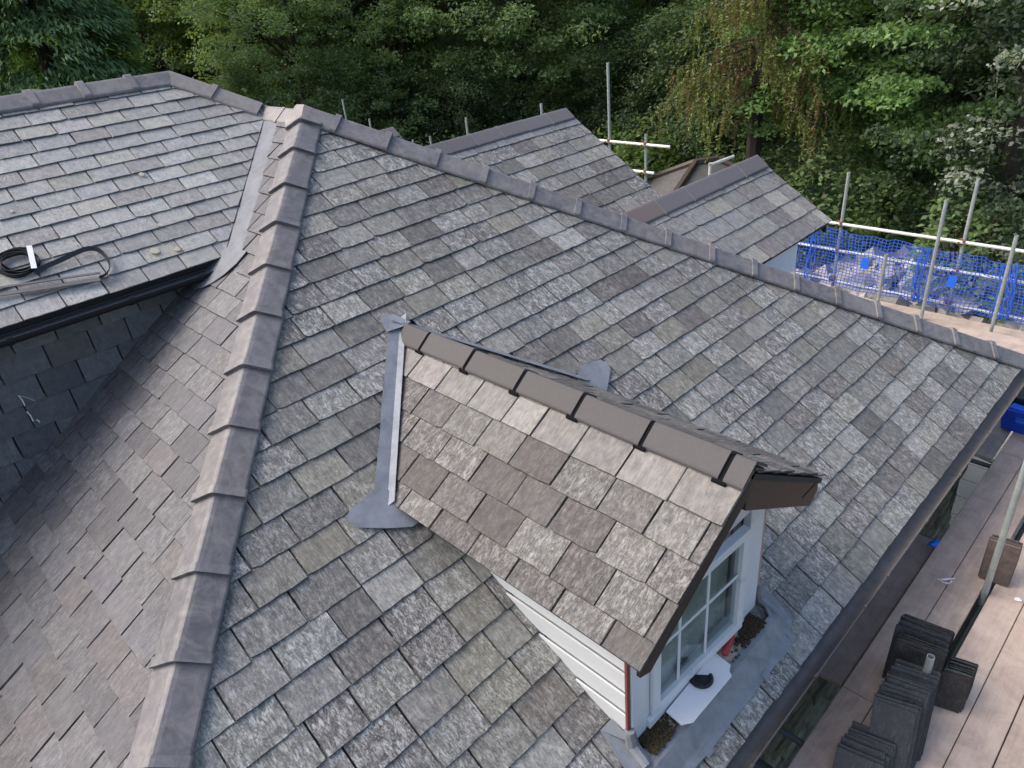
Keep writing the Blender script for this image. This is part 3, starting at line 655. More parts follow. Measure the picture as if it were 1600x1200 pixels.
# ------------------------------------------------------------------ dormers on the far slope
def far_dormer(xr, yr, zr, run, y0, label, palette, seed, spacing, top_tone, lich):
    d = empty('dormer', V((xr, yr-0.6, zr-0.9)) - house.location, house); d['label'] = label
    for sgn in (1, -1):
        nn = V((sgn*K, 0, 1)); xe = xr + sgn*run; ze = zr - DZ - K*run
        MB().plate([p - nn.normalized()*0.012 for p in (V((xr, y0, zr-DZ)), V((xe, y0 + 0.1, ze)), V((xe, yr, ze)), V((xr, yr, zr-DZ)))], nn, 0.03).build('roof_deck', M['underlay'], d)
    ze = zr - DZ - K*run; gs = 0.19*math.sqrt(1+K*K)
    pl = [(V((0, 1, 0)), yr+0.02), (V((0, -K, -1)), DZ), (V((-1, 0, 0)), -xr)]
    lay_slates(d, (xr+run, 0, ze), (0, 1, 0), (-1, 0, K), y0-0.2, yr+0.3, int(run/0.19)+1, gs, 0.33, palette, M['slate_far'], lambda c: pl, lich, seed, top_tone=top_tone, wobble=1.0)
    wl, wr = wings((0, 1, 0), (-K, 0, 1), (K, 0, 1)); y = yr - 0.005
    while y > y0:
        vtile(d, (xr, y, zr), (0, -1, 0), spacing-0.004, wl, wr, 0.20, M['tile_new'], (*jit((0.15, 0.14, 0.145) if y > y0+0.9 else (0.19, 0.15, 0.14), 0.08, rnd), 1), (spacing-0.03, spacing-0.005, 0.006), name='ridge_tile'); y -= spacing
    w = run*0.74
    cheek = clip([V((xr+w, y0, zr-3)), V((xr+w, yr-0.22, zr-3)), V((xr+w, yr-0.22, ze+0.10)), V((xr+w, y0, ze+0.10))], [(V((0, -K, -1)), DZ)])
    if len(cheek) > 2: MB().plate(cheek, (1, 0, 0), 0.04).build('cheek_wall', M['render'], d)
    gf = clip([V((xr-w, yr-0.23, ze+0.05)), V((xr-w, yr-0.23, zr-2)), V((xr+w-0.002, yr-0.23, zr-2)), V((xr+w-0.002, yr-0.23, ze+0.05)), V((xr, yr-0.23, zr-0.12))], [(V((0, -K, -1)), DZ)])
    if len(gf) > 2: MB().plate(gf, (0, 1, 0), 0.03).build('gable_wall', M['render'], d)
    for sgn in (1, -1):
        MB().plate([V((xr, yr-0.012, zr-0.085)), V((xr+sgn*run*0.97, yr-0.012, ze-0.02)), V((xr+sgn*run*0.97, yr-0.012, ze-0.12)), V((xr, yr-0.012, zr-0.27))][::sgn], (0, 1, 0), 0.02).build('barge_board', M['dark_board'], d)
    return d
NEWG = [(0.20, 0.205, 0.21), (0.22, 0.225, 0.225), (0.18, 0.185, 0.19)]
far_dormer(-0.93, 4.43, -0.80, 1.75, 1.15, 'far dormer with two smooth grey slate courses under its ridge', GREYS, 41, 0.45, (2, NEWG), 1.0)
far_dormer(1.786, 4.70, -1.26, 0.95, 1.90, 'far dormer with pale blue side wall above the scaffold', [(0.24, 0.23, 0.205), (0.20, 0.195, 0.185), (0.27, 0.26, 0.235), (0.17, 0.165, 0.165), (0.22, 0.22, 0.22), (0.16, 0.145, 0.14)], 42, 0.52, None, 0.55)
far_dormer(-3.45, 3.30, -0.99, 1.3, 1.50, 'small far dormer peeping over the hip', PALE, 43, 0.45, None, 0.5)
#PART2
# ------------------------------------------------------------------ scaffold
scaf = empty('scaffold', (5.4, 3.0, GZ))
tag(scaf, 'tube scaffold with pinkish boards wrapped round the house', 'scaffold')
BT = [(0.545, 0.415, 0.325), (0.575, 0.445, 0.35), (0.52, 0.395, 0.315), (0.565, 0.43, 0.335), (0.595, 0.465, 0.37)]
def plank(x0, x1, y0, y1, z, tone=None, parent=scaf, along='y', th=0.038, name='scaffold_board'):
    mb = MB(); hx, hy = (x1-x0)/2, (y1-y0)/2; t = (*jit(tone or rnd.choice(BT), 0.05, rnd), 1); ou = rnd.uniform(0, 50)
    c = V(((x0+x1)/2, (y0+y1)/2, z-th/2)); b = 0.004
    vs, uv = [], []
    for zz, ins in ((z, b), (z-b, 0), (z-th, 0)):
        for sx, sy in ((-1, -1), (1, -1), (1, 1), (-1, 1)):
            p = V((c.x + sx*(hx-ins), c.y + sy*(hy-ins), zz)); vs.append(p); uv.append((p.x+ou, p.y) if along == 'y' else (p.y+ou, p.x))
    fs = [(0, 1, 2, 3)] + [(r*4+i, r*4+4+i, r*4+4+(i+1) % 4, r*4+(i+1) % 4) for r in (0, 1) for i in range(4)] + [(11, 10, 9, 8)]
    mb.mesh(vs, fs, t, uv); return mb.build(name, M['board'], parent)
rnd = random.Random(17)
# near deck along the hipped end
xs = [(4.955, 5.175), (5.180, 5.398), (5.462, 5.684), (5.690, 5.912), (5.920, 6.142), (6.15, 6.37), (6.38, 6.60)]
ends = [[-1.6, 0.56, 4.30, 7.4], [-1.6, 0.62, 4.30, 7.4], [-1.6, 0.17, 4.05, 7.4], [-1.6, 2.9, 6.8], [-1.6, 3.4, 7.0], [-1.6, 3.0, 6.9], [-1.6, 3.2, 7.0]]
for (x0, x1), e in zip(xs, ends):
    for a, b in zip(e[:-1], e[1:]): plank(x0, x1, a+0.003, b-0.003, DECK + rnd.uniform(-0.004, 0.003))
plank(4.72, 4.935, 0.60, 2.60, DECK-0.05, (0.33, 0.25, 0.21))
plank(4.70, 4.925, 4.15, 5.60, DECK-0.02, (0.40, 0.34, 0.29))
# far deck
y = 5.10
for i in range(10):
    for a, b in (((-6.0, -2.1), (-2.09, 1.6), (1.61, 4.92)) if i % 2 else ((-6.0, -0.6), (-0.59, 2.9), (2.91, 4.92))):
        if a < 1.0 and i < 3: continue
        plank(a, b, y, y+0.222, DECK + rnd.uniform(-0.004, 0.004), (0.47, 0.375, 0.29), along='x')
    y += 0.228
R_T = 0.0242
def pole(a, b, mat='galv', name='scaffold_tube', open_top=True):
    a, b = V(a), V(b); mb = MB(); mb.tube([a, b], R_T, 12, caps=not open_top)
    if open_top:
        d = (b-a).normalized(); q = d.orthogonal().normalized(); w_ = d.cross(q); vs = []
        for rr, off in ((R_T, 0), (R_T-0.004, 0), (R_T-0.004, -0.15)):
            vs += [b + d*off + (q*math.cos(2*math.pi*j/12) + w_*math.sin(2*math.pi*j/12))*rr for j in range(12)]
        mb.mesh(vs, [(i*12+j, i*12+(j+1) % 12, (i+1)*12+(j+1) % 12, (i+1)*12+j) for i in range(2) for j in range(12)] + [tuple(range(24, 36))])
    return mb.build(name, M[mat], scaf, smooth=False)
def coupler(p, axis='x'):
    mb = MB(); p = V(p)
    mb.box(p, (0.085, 0.06, 0.075)); mb.box(p + V((0.03, -0.045, 0.02)), (0.03, 0.05, 0.03)); mb.tube([p + V((-0.03, -0.07, 0.0)), p + V((-0.03, 0.0, 0.0))], 0.012, 6)
    return mb.build('coupler', M['rust'], scaf, bevel=0.006)
# standards and tubes beside the near deck
pole((5.425, 2.20, GZ), (5.432, 2.07, -0.6)); pole((5.428, 0.66, GZ), (5.415, 0.648, -3.30), 'galv'); pole((5.43, 4.4, GZ), (5.43, 4.42, DECK-0.08))
for yy in (-0.35, 0.0, 0.64, 0.98, 2.62, 4.10, 5.75):
    pole((4.68, yy, DECK-0.085), (6.7, yy, DECK-0.085), 'galv_dark', open_top=False)
pole((4.66, -0.18, DECK-0.30), (5.2, -0.18, DECK-0.30), 'galv_dark', open_top=False)
pole((5.43, -1.6, DECK-0.15), (5.43, 7.4, DECK-0.15), 'galv_dark', open_top=False)
pole((4.78, 4.20, DECK-0.06), (5.10, 4.13, DECK-0.06), 'galv_pale', open_top=False)
# far standards in front of and behind the net
for x, zt, yy, mt in ((3.23, -2.18, 7.02, 'galv'), (4.085, -2.53, 7.04, 'galv'), (2.59, -3.07, 7.10, 'galv'), (1.70, -2.13, 7.64, 'galv'), (3.39, -2.04, 7.64, 'galv'), (1.06, -2.94, 7.2, 'galv')):
    pole((x, yy, GZ), (x + 0.02, yy, zt), mt)
pole((0.92, 7.60, -2.905), (6.6, 7.60, -2.905), 'galv_pale', open_top=False); pole((0.6, 7.60, -3.325), (6.6, 7.60, -3.325), 'galv_pale', open_top=False)
pole((0.9, 7.62, -3.84), (6.6, 7.62, -3.84), 'galv_pale', open_top=False)
for p in ((1.70, 7.62, -2.905), (3.39, 7.62, -2.905), (1.70, 7.62, -3.325), (3.39, 7.62, -3.325), (1.70, 7.62, -3.80), (3.39, 7.62, -3.80)): coupler(p)
# tops seen over the far hip
for x, zt in ((-2.25, -0.56), (-1.47, -1.67), (-10.73, -1.43), (-9.69, -1.84), (-8.05, -2.22), (-7.38, -2.10), (-6.07, -1.63), (-3.86, -1.27)):
    pole((x, 7.0, GZ), (x, 7.0, zt), 'galv')
pole((-3.2, 6.95, -1.83), (-0.95, 6.95, -1.83), 'galv_pale'); pole((-3.2, 6.95, -2.29), (-1.26, 6.95, -2.29), 'galv_pale'); pole((-3.2, 6.95, -2.75), (-1.2, 6.95, -2.75), 'galv_pale')
pole((-0.22, 7.0, GZ), (-0.22, 7.0, -2.03), 'galv_pale'); pole((-0.19, 6.95, -2.05), (-0.13, 7.55, -2.04), 'galv_pale')
for p in ((-1.47, 6.97, -1.83), (-1.47, 6.97, -2.29), (-2.25, 6.97, -1.83), (-2.25, 6.97, -2.29)): coupler(p)
# debris net
net = empty('debris_net', (3.0, 7.55, DECK)); tag(net, 'blue plastic debris netting hung along the far scaffold rail', 'netting')
mb = MB(); rn = random.Random(8)
def net_pt(x, f):
    top = -2.955 - 0.10*abs(math.sin(x*1.25+0.4))*(1 if x > 2 else 0.25) - (0.05 if int(x*1.6) % 3 == 0 else 0.0); z = DECK + 0.02 + (top-DECK-0.02)*f
    return V((x + 0.02*math.sin(f*5+x*3) , 7.545 + 0.025*math.sin(x*5.1+f*2) + 0.012*math.sin(x*17), z))
X0, X1, CS = 0.98, 6.2, 0.052; nx = int((X1-X0)/CS); ny = 18; hw = 0.0050
for i in range(nx+1):
    x = X0 + CS*i; pts = [net_pt(x, j/9) for j in range(10)]
    mb.mesh([p + V((e*hw, 0, 0)) for p in pts for e in (-1, 1)], [(2*j, 2*j+1, 2*j+3, 2*j+2) for j in range(9)])
for j in range(ny+1):
    pts = [net_pt(X0 + CS*1.5*i, j/ny) - V((0, 0.003, 0)) for i in range(int(nx/1.5)+1)]
    mb.mesh([p + V((0, 0, e*hw)) for p in pts for e in (-1, 1)], [(2*i, 2*i+2, 2*i+3, 2*i+1) for i in range(len(pts)-1)])
mb.build('net_mesh', M['net'], net, kind='stuff')
mb = MB()
for xc in (1.35, 2.95, 3.05, 4.0, 4.12):                     # gathered folds
    for q in range(6):
        x = xc + rn.uniform(-0.06, 0.06); pts = [net_pt(x + 0.015*math.sin(j*2+q), j/9) - V((0, 0.012+0.004*q, 0)) for j in range(10)]
        mb.mesh([p + V((e*0.006, 0, 0)) for p in pts for e in (-1, 1)], [(2*j, 2*j+1, 2*j+3, 2*j+2) for j in range(9)])
mb.build('net_folds', M['net'], net, kind='stuff')
for x, z in ((2.20, -3.42), (3.40, -3.46)):
    c = net_pt(x, 0.5); MB().box((x, c.y-0.03, z), (0.11, 0.004, 0.17), Matrix.Rotation(0.08, 3, 'Y')).build('tag', M['card'], net)
# boards left on the far deck
bp = empty('board_stack', (4.3, 6.6, DECK)); tag(bp, 'two loose boards lying on the far scaffold deck', 'boards')
for (a, b, y0, dz_, ang) in ((3.78, 5.0, 6.72, 0.045, 0.02), (3.9, 5.1, 6.50, 0.045, -0.03)):
    plank(a, b, y0, y0+0.22, DECK+dz_+0.042, (0.50, 0.40, 0.33), parent=bp, along='x', name='board')
MB().box((4.05, 6.75, DECK+0.022), (0.10, 0.3, 0.044)).build('packer', M['red'], bp)

# ------------------------------------------------------------------ slates stood on edge
def loose_slate(name, c, w, h, yaw, lean, th, tone, label, group):
    """slate standing on its lower edge at c, face towards -Y, leaning back by lean"""
    R = Matrix.Rotation(yaw, 3, 'Z') @ Matrix.Rotation(-lean, 3, 'X'); mb = MB(); ch = 0.007; rr = rn
    pts = [(-w/2+rr.uniform(0, 0.01), 0), (w/2-rr.uniform(0, 0.01), 0), (w/2, h*0.5+rr.uniform(-0.1, 0.1)), (w/2-rr.uniform(0, 0.004), h-ch), (w/2-ch, h+rr.uniform(-0.004, 0.004)), (0, h+rr.uniform(-0.003, 0.003)), (-w/2+ch*0.7, h+rr.uniform(-0.004, 0.004)), (-w/2, h-ch*0.7)]
    ou = rr.uniform(0, 60)
    top = [R @ V((x, -th/2, z)) for x, z in pts]; bot = [R @ V((x, th/2, z)) for x, z in pts]; m = len(pts)
    uv = [(x*2.2+ou, z*2.2) for x, z in pts]
    mb.mesh(top+bot, [tuple(range(m)), tuple(range(2*m-1, m-1, -1))], tone, uv+uv)
    mb.mesh(top+bot, [(i, m+i, m+(i+1) % m, (i+1) % m) for i in range(m)], tuple(x*rr.uniform(1.3, 3.0) for x in tone[:3]) + (0.4,), uv+uv)
    o = mb.build(name, M['slate_loose']); o.location = c
    return tag(o, label, 'slate', group)
DK = [(0.020, 0.022, 0.025), (0.026, 0.027, 0.030), (0.017, 0.020, 0.024), (0.032, 0.030, 0.029), (0.022, 0.023, 0.025)]
BRN = [(0.105, 0.08, 0.068), (0.12, 0.09, 0.078), (0.09, 0.072, 0.062)]
rn = random.Random(23)
def stack(x, y0, n, w, h, lean, step, tones, label, group, yaw=0.0, hv=0.02, drift=0.0):
    y = y0
    for i in range(n):
        loose_slate('slate', (x + drift*i + rn.uniform(-0.006, 0.006), y, DECK+0.006), w + rn.uniform(-0.012, 0.012), h + rn.uniform(-hv, hv), yaw + rn.uniform(-0.03, 0.03), lean + rn.uniform(-0.02, 0.02), rn.uniform(0.005, 0.008), (*jit(rn.choice(tones), 0.2, rn), 0.5), label, group)
        y += step*rn.uniform(0.85, 1.25)
LW = 0.25
stack(5.35, -0.27, 15, 0.27, 0.30, 0.74, 0.0175, DK, 'short dark slate lying low at the near end of the row', 'low slates at the near end of the row', 0.25)
stack(5.440, 0.020, 11, 0.255, 0.50, 0.60, 0.0135, DK, 'dark slate in the front block of the row, beside the board edge', 'front block of the dark slate row', 0.30, hv=0.012)
stack(5.435, 0.165, 17, 0.265, 0.53, 0.56, 0.0135, DK, 'dark slate in the block just before the pipe stub', 'middle block of the dark slate row', 0.26, hv=0.015)
stack(5.335, 0.700, 8, 0.30, 0.44, 0.26, 0.0135, DK, 'dark slate in the tall block just behind the pipe stub', 'tall block behind the pipe stub', 0.20, hv=0.012)
stack(5.300, 0.830, 11, 0.32, 0.46, 0.26, 0.0135, DK, 'dark slate in the rearmost and tallest block of the row', 'rearmost block of the dark slate row', 0.14, hv=0.012)
stack(5.565, 0.83, 12, 0.16, 0.32, 0.10, 0.016, DK, 'narrow dark slate in the low block right of the tall ones', 'low block right of the tall slates', 0.25)
stack(5.435, 2.30, 6, 0.215, 0.40, 0.05, 0.013, BRN, 'brownish slate stood on edge behind the scaffold pole', 'brown slates behind the scaffold pole', 0.12)

# ------------------------------------------------------------------ small things on the roof, sill and deck
# coil of black strip on the wing roof
cb = empty('cable_coil', onW(0.18, -2.50, 0.03)); tag(cb, 'coil of flat black strip with white tie on the pale wing roof', 'coil')
T_w = V((-1, 0, K)).normalized(); S_w = V((0, 1, 0))
def ribbon(name, path, h, parent, mat, flat=False):
    mb = MB(); vs = []; th = 0.005
    for i, (p, tilt) in enumerate(path):
        d = (path[min(i+1, len(path)-1)][0] - path[max(i-1, 0)][0]).normalized(); side = up_w.cross(d).normalized(); ax = (up_w*math.cos(tilt) + side*math.sin(tilt)).normalized(); nn = d.cross(ax)
        vs += [p, p + ax*h, p + ax*h + nn*th, p + nn*th]
    n = len(path); fs = [(i*4+j, i*4+(j+1) % 4, (i+1)*4+(j+1) % 4, (i+1)*4+j) for i in range(n-1) for j in range(4)] + [(3, 2, 1, 0), tuple(range(4*n-4, 4*n))]
    mb.mesh(vs, fs); return mb.build(name, mat, parent)
cx, cy = 0.165, -2.515
path = []
for i in range(0, 118):
    a = i*0.19; r = 0.138 - 0.0009*i/2 + 0.006*math.sin(i*0.7)
    p = onW(cx, cy, 0.028) + S_w*(r*math.cos(a+0.5)) + T_w*(r*0.9*math.sin(a+0.5)) + up_w*(0.004*math.sin(i*0.23)); path.append((p, 0.15))
ribbon('strip_coil', path, 0.031, cb, M['black_plastic'])
loop_px = [(58, 434), (75, 425), (100, 414), (125, 402), (140, 397), (153, 398), (164, 406), (171, 417), (172, 427), (166, 436), (155, 441)]
lp = []
for i, (a, b) in enumerate(loop_px):
    q = at(a, b, (K, 0, 1), K*VX-DZ); lp.append(onW(q.x, q.y, 0.032))
fine = []
for i in range(len(lp)-1):
    for t in range(6):
        u = t/6; p0, p1, p2, p3 = lp[max(i-1, 0)], lp[i], lp[i+1], lp[min(i+2, len(lp)-1)]
        fine.append(0.5*((2*p1) + (p2-p0)*u + (2*p0-5*p1+4*p2-p3)*u*u + (3*p1-p0-3*p2+p3)*u**3))
ribbon('strip_loop', [(p, 1.15 - 0.9*min(1, max(0, (i-14)/22))) for i, p in enumerate(fine)], 0.034, cb, M['black_plastic'])
e0 = at(158, 440, (K, 0, 1), K*VX-DZ); e1 = at(-90, 478, (K, 0, 1), K*VX-DZ)
st = [onW(e0.x + (e1.x-e0.x)*t/8, e0.y + (e1.y-e0.y)*t/8, 0.036) for t in range(9)]
grey_strip = simple('grey_strip', (0.10, 0.10, 0.105), 0.4, 0.15)
ribbon('flat_strip', [(p, 1.35) for p in st], 0.036, cb, grey_strip)
ribbon('flat_strip', [(p + V((-0.040, 0.02, 0.030)), 1.35) for p in st], 0.022, cb, grey_strip)
t0, t1 = at(49, 396, (K, 0, 1), K*VX-DZ), at(57, 431, (K, 0, 1), K*VX-DZ)
tw = MB(); tw.beam(onW(t0.x, t0.y, 0.075), onW(t1.x, t1.y, 0.075), 0.034, 0.004, up=up_w); tw.build('white_tie', M['white'], cb)
for q_, r_ in (((222, 277), 0.022), ((242, 397), 0.030), ((277, 394), 0.022), ((250, 356), 0.020), ((20, 335), 0.015)):
    c_ = at(*q_, (K, 0, 1), K*VX-DZ); MB().plate([onW(c_.x, c_.y, 0.0335) + S_w*(r_*rn.uniform(0.7, 1.2)*math.cos(a)) + T_w*(r_*rn.uniform(0.7, 1.2)*math.sin(a)) for a in [i*0.483 for i in range(13)]], up_w, 0.004).build('lichen', M['mortar'], wing_deck)
# chalk strokes on the hung slates
ck = empty('chalk_mark', (0.40, -3.2, -1.4) , None); tag(ck, 'white chalk strokes on the dark slate hung wall', 'chalk mark')
for (a, b, w_) in (((29, 618), (39, 634), 0.006), ((42, 643), (52, 658), 0.007), ((57, 656), (62, 660), 0.007), ((29, 618), (54, 626), 0.002)):
    p, q = at(*a, (1, 0, 0), 0.403), at(*b, (1, 0, 0), 0.403); m2 = (p+q)/2 + V((0, 0.004, 0.003))
    MB().tube([p, m2, q], w_*0.7, 6).build('stroke', M['chalk'], ck)
# broken white panel with black ring on the sill
SZ = -2.845
wp = empty('broken_sheet', (4.60, -0.85, SZ)); tag(wp, 'broken white plastic panel with black ring lying on the dormer sill', 'panel')
pp = [(4.547, -1.108), (4.653, -1.115), (4.672, -1.085), (4.69, -1.057), (4.692, -0.656), (4.668, -0.64), (4.65, -0.597), (4.535, -0.586)]
z_of = lambda x: SZ - (x-4.53)*0.10
MB().plate([V((x, y, z_of(x)+0.026)) for x, y in pp], (0.1, 0, 1), 0.012).build('sheet', M['white'], wp, bevel=0.002)
mb = MB(); rc = V((4.575, -0.80, z_of(4.575)+0.030)); arc = [rc + V((0.062*math.cos(a), 0.062*math.sin(a), 0.004)) for a in [(-0.2+i*0.28) * 1.0 - 2.6 for i in range(15)]]
mb.tube(arc, 0.011, 8); mb.plate([rc + V((0.058*math.cos(a), 0.058*math.sin(a), 0.0015)) for a in [i*0.5 - 2.9 for i in range(9)]], (0, 0, 1), 0.001); mb.build('ring', M['black_plastic'], wp)
tl = empty('sealant_tool', (4.56, -0.48, SZ)); tag(tl, 'red handled tool with grey collar lying on the dormer sill', 'tool')
a, b = V((4.592, -0.575, z_of(4.59)+0.045)), V((4.545, -0.385, z_of(4.545)+0.030)); d = (b-a)
MB().tube([a, a+d*0.04, a+d*0.80, a+d*0.86], [0.017, 0.021, 0.021, 0.017], 12).build('handle', M['red'], tl, smooth=True)
MB().tube([a+d*0.84, a+d*0.9, a+d*1.02, a+d*1.05], [0.020, 0.026, 0.026, 0.018], 12).build('collar', M['lead'], tl, smooth=True)
MB().tube([a+d*1.04, a+d*1.35, a+d*1.55], [0.011, 0.008, 0.003], 10).build('nozzle', M['white'], tl, smooth=True)
# deck litter
q = [at(x, y, (0, 0, 1), DECK+0.012) for x, y in ((1465, 904), (1472, 909), (1481, 912), (1487, 909), (1484, 905), (1476, 906), (1470, 905), (1492, 904))]
tag(MB().tube(q, 0.0055, 6).build('rope_scrap', M['white']), 'short scrap of white rope curled on the near scaffold board', 'rope')
c = at(1458, 850, (0, 0, 1), DECK+0.01); mb = MB(); rr = random.Random(4)
vs = [c + V((rr.uniform(-0.05, 0.05), rr.uniform(-0.08, 0.08), rr.uniform(0, 0.045))) for _ in range(14)]
bm = bmesh.new(); [bm.verts.new(v) for v in vs]; bmesh.ops.convex_hull(bm, input=bm.verts); me = bpy.data.meshes.new('plastic_scrap'); bm.to_mesh(me); bm.free(); me.materials.append(M['card'])
tag(link(bpy.data.objects.new('plastic_scrap', me)), 'crumpled scrap of bright blue plastic at the deck edge under the gutter', 'litter')
c = at(1590, 937, (0, 0, 1), DECK+0.006); tag(MB().plate([c + V((-0.02, -0.02, 0)), c + V((0.025, -0.012, 0.004)), c + V((0.03, 0.012, 0)), c + V((0.0, 0.026, 0.006)), c + V((-0.024, 0.012, 0))], (0, 0, 1), 0.003).build('paper_scrap', M['white']), 'tiny white scrap on the board right of the brown slates', 'litter')
# blue crate of odds and ends
crate = empty('tool_crate', (5.06, 5.0, DECK)); tag(crate, 'blue plastic crate filled with dark tools beyond the eave', 'crate')
c0 = V((5.05, 5.02, DECK+0.004)); CW, CL, CHh = 0.50, 0.62, 0.27
mb = MB()
def cpt(sx, sy, z, ins=0.0): f = 0.86 + 0.14*z/CHh; return c0 + V((sx*(CW/2*f-ins), sy*(CL/2*f-ins), z))
cs = ((-1, -1), (1, -1), (1, 1), (-1, 1)); vs = [cpt(*s, 0) for s in cs] + [cpt(*s, CHh) for s in cs] + [cpt(*s, CHh, 0.012) for s in cs] + [cpt(*s, 0.01, 0.012) for s in cs]
fs = [(3, 2, 1, 0), (12, 13, 14, 15)] + [(r*4+i, r*4+(i+1) % 4, r*4+4+(i+1) % 4, r*4+4+i) for r in range(3) for i in range(4)]
mb.mesh(vs, fs); mb.build('crate_body', M['blue'], crate)
rim = MB()
for i in range(4): rim.beam(cpt(*cs[i], CHh-0.012) , cpt(*cs[(i+1) % 4], CHh-0.012), 0.03, 0.03)
rim.build('rim', M['blue'], crate)
for i in range(3):
    z = 0.08 + i*0.05; rim = MB(); rim.beam(cpt(-0.8, -1, z)-V((0, 0.004, 0)), cpt(0.8, -1, z)-V((0, 0.004, 0)), 0.006, 0.012); rim.build('rib', M['blue'], crate)
MB().box(c0 + V((0.0, -0.298, 0.17)), (0.2, 0.008, 0.06)).build('plate', M['card'], crate)
for nm, p, sz, mt in (('tool_bag', (-0.08, 0.08, 0.20), (0.22, 0.30, 0.22), 'black_plastic'), ('black_tub', (0.10, 0.18, 0.22), (0.20, 0.2, 0.2), 'black_plastic'), ('paper_pack', (0.12, -0.02, 0.26), (0.12, 0.16, 0.06), 'white'), ('blue_pack', (-0.12, -0.16, 0.2), (0.16, 0.12, 0.1), 'card'), ('red_handle', (0.06, -0.18, 0.27), (0.22, 0.03, 0.03), 'red')):
    tag(MB().box(c0 + V(p), sz, Matrix.Rotation(rr.uniform(-0.4, 0.4), 3, 'Z')).build(nm, M[mt], bevel=0.012), {'tool_bag': 'black tool bag at the back of the blue crate', 'black_tub': 'black tub standing in the blue crate', 'paper_pack': 'white paper packet on top in the blue crate', 'blue_pack': 'light blue packet in the near corner of the blue crate', 'red_handle': 'red handled tool lying across the blue crate'}[nm], nm.split('_')[-1])
# paving seen down behind the gutter
pav = MB(); pav.plate([(2.6, 5.6, GZ+0.02), (6.4, 5.6, GZ+0.02), (6.4, 10.4, GZ+0.02), (2.6, 10.4, GZ+0.02)], (0, 0, 1), 0.03)
pv = pav.build('pavement', M['mortar']); tag(pv, 'pale paved path below the scaffold at the house corner', 'pavement', kind='structure')
for i in range(8):
    for j in range(10):
        MB().box((2.85 + i*0.46, 5.85 + j*0.46, GZ+0.04), (0.445, 0.445, 0.04)).build('slab', M['mortar'], pv)

# ------------------------------------------------------------------ beyond the scaffold: stones, fence, outbuilding
rb = MB(); rr = random.Random(9)
for i in range(1500):
    y = rr.uniform(9.5, 17.0); x = rr.uniform(-3.5, 4.5) - (y-10)*0.15; s = rr.uniform(0.06, 0.22)*(1.0 if rr.random() < 0.85 else 1.7)
    z = GZ + 0.10 + 0.9*math.exp(-((y-13.5)/2.2)**2) * (0.6+0.4*math.sin(x*1.3)) + rr.uniform(-0.05, 0.05)
    R = Matrix.Rotation(rr.random()*6, 3, 'Z') @ Matrix.Rotation(rr.uniform(-0.7, 0.7), 3, 'X') @ Matrix.Rotation(rr.uniform(-0.7, 0.7), 3, 'Y')
    vs = [R @ V((a*s*rr.uniform(0.6, 1.1), b*s*rr.uniform(0.6, 1.1), c*s*0.6*rr.uniform(0.6, 1.1))) + V((x, y, z)) for a in (-1, 1) for b in (-1, 1) for c in (-1, 1)]
    rb.mesh(vs, [(0, 1, 3, 2), (4, 6, 7, 5), (0, 4, 5, 1), (2, 3, 7, 6), (0, 2, 6, 4), (1, 5, 7, 3)], (*jit(rr.choice([(0.23, 0.22, 0.215), (0.30, 0.29, 0.28), (0.17, 0.165, 0.165)]), 0.2, rr), 1))
tag(rb.build('rubble', M['stone'], kind='stuff'), 'bank of loose grey rubble stones behind the blue net', 'rubble')
mound = MB(); n = 24; vs = []
for i in range(n+1):
    for j in range(n+1):
        x, y = -5 + 11*i/n, 9.2 + 8.2*j/n; e = min(1, i/3, (n-i)/3, j/3, (n-j)/3); vs.append(V((x, y, GZ - 0.03 + e*(0.85*math.exp(-((y-13.5)/2.2)**2)*(0.6+0.4*math.sin(x*1.3))))))
mound.mesh(vs, [(i*(n+1)+j, (i+1)*(n+1)+j, (i+1)*(n+1)+j+1, i*(n+1)+j+1) for i in range(n) for j in range(n)], (0.16, 0.15, 0.14, 1))
tag(mound.build('gravel_ground', M['stone'], smooth=True), 'grey gravel bank under the rubble', 'ground', kind='structure')
fence = empty('mesh_fence', (-2, 18.6, GZ)); tag(fence, 'green mesh fence on timber posts below the beech', 'fence')
fp = [at(x, 352, (0, 1, 0), 18.6).x for x in (1282, 1352, 1395, 1440, 1490, 1545)]
for x in fp: MB().tube([V((x, 18.6, GZ)), V((x+0.02, 18.6, GZ+1.45))], 0.06, 8).build('post', M['wood'], fence)
mb = MB()
for i in range(110): x = fp[0]-2 + 0.085*i; mb.box((x, 18.55, GZ+0.62), (0.007, 0.007, 1.24))
for j in range(15): mb.box((fp[0]-2+4.7, 18.55, GZ+0.04+0.085*j), (9.4, 0.007, 0.007))
mb.build('mesh', M['green_net'], fence, kind='stuff')
hut = empty('outbuilding', (-5.5, 15, GZ)); tag(hut, 'low dark slate roofed outbuilding under the trees behind the gables', 'building')
R1, R2 = V((-4.36, 13.15, -3.78)), V((-4.0, 13.65, -3.78)); dr = (R2-R1).normalized(); sd2 = V((dr.y, -dr.x, 0)); ez = -4.75; ov = 1.75
e1, e2, e3, e4 = R1 - dr*ov - sd2*ov, R1 - dr*ov + sd2*ov, R2 + dr*ov + sd2*ov, R2 + dr*ov - sd2*ov
for e in (e1, e2, e3, e4): e.z = ez
for f in ([R1, e1, e2], [R1, e2, e3, R2], [R2, e3, e4], [R2, e4, e1, R1]):
    nn = (f[1]-f[0]).cross(f[2]-f[0]); MB().plate(f if nn.z > 0 else f[::-1], nn if nn.z > 0 else -nn, 0.08).build('roof_slope', M['roof_far'], hut)
for a, b in ((R1, R2), (R1, e1), (R1, e2), (R2, e3), (R2, e4)): MB().tube([a+V((0, 0, 0.03)), b+V((0, 0, 0.03))], 0.09, 6).build('ridge_tile_run', M['brown_board'], hut)
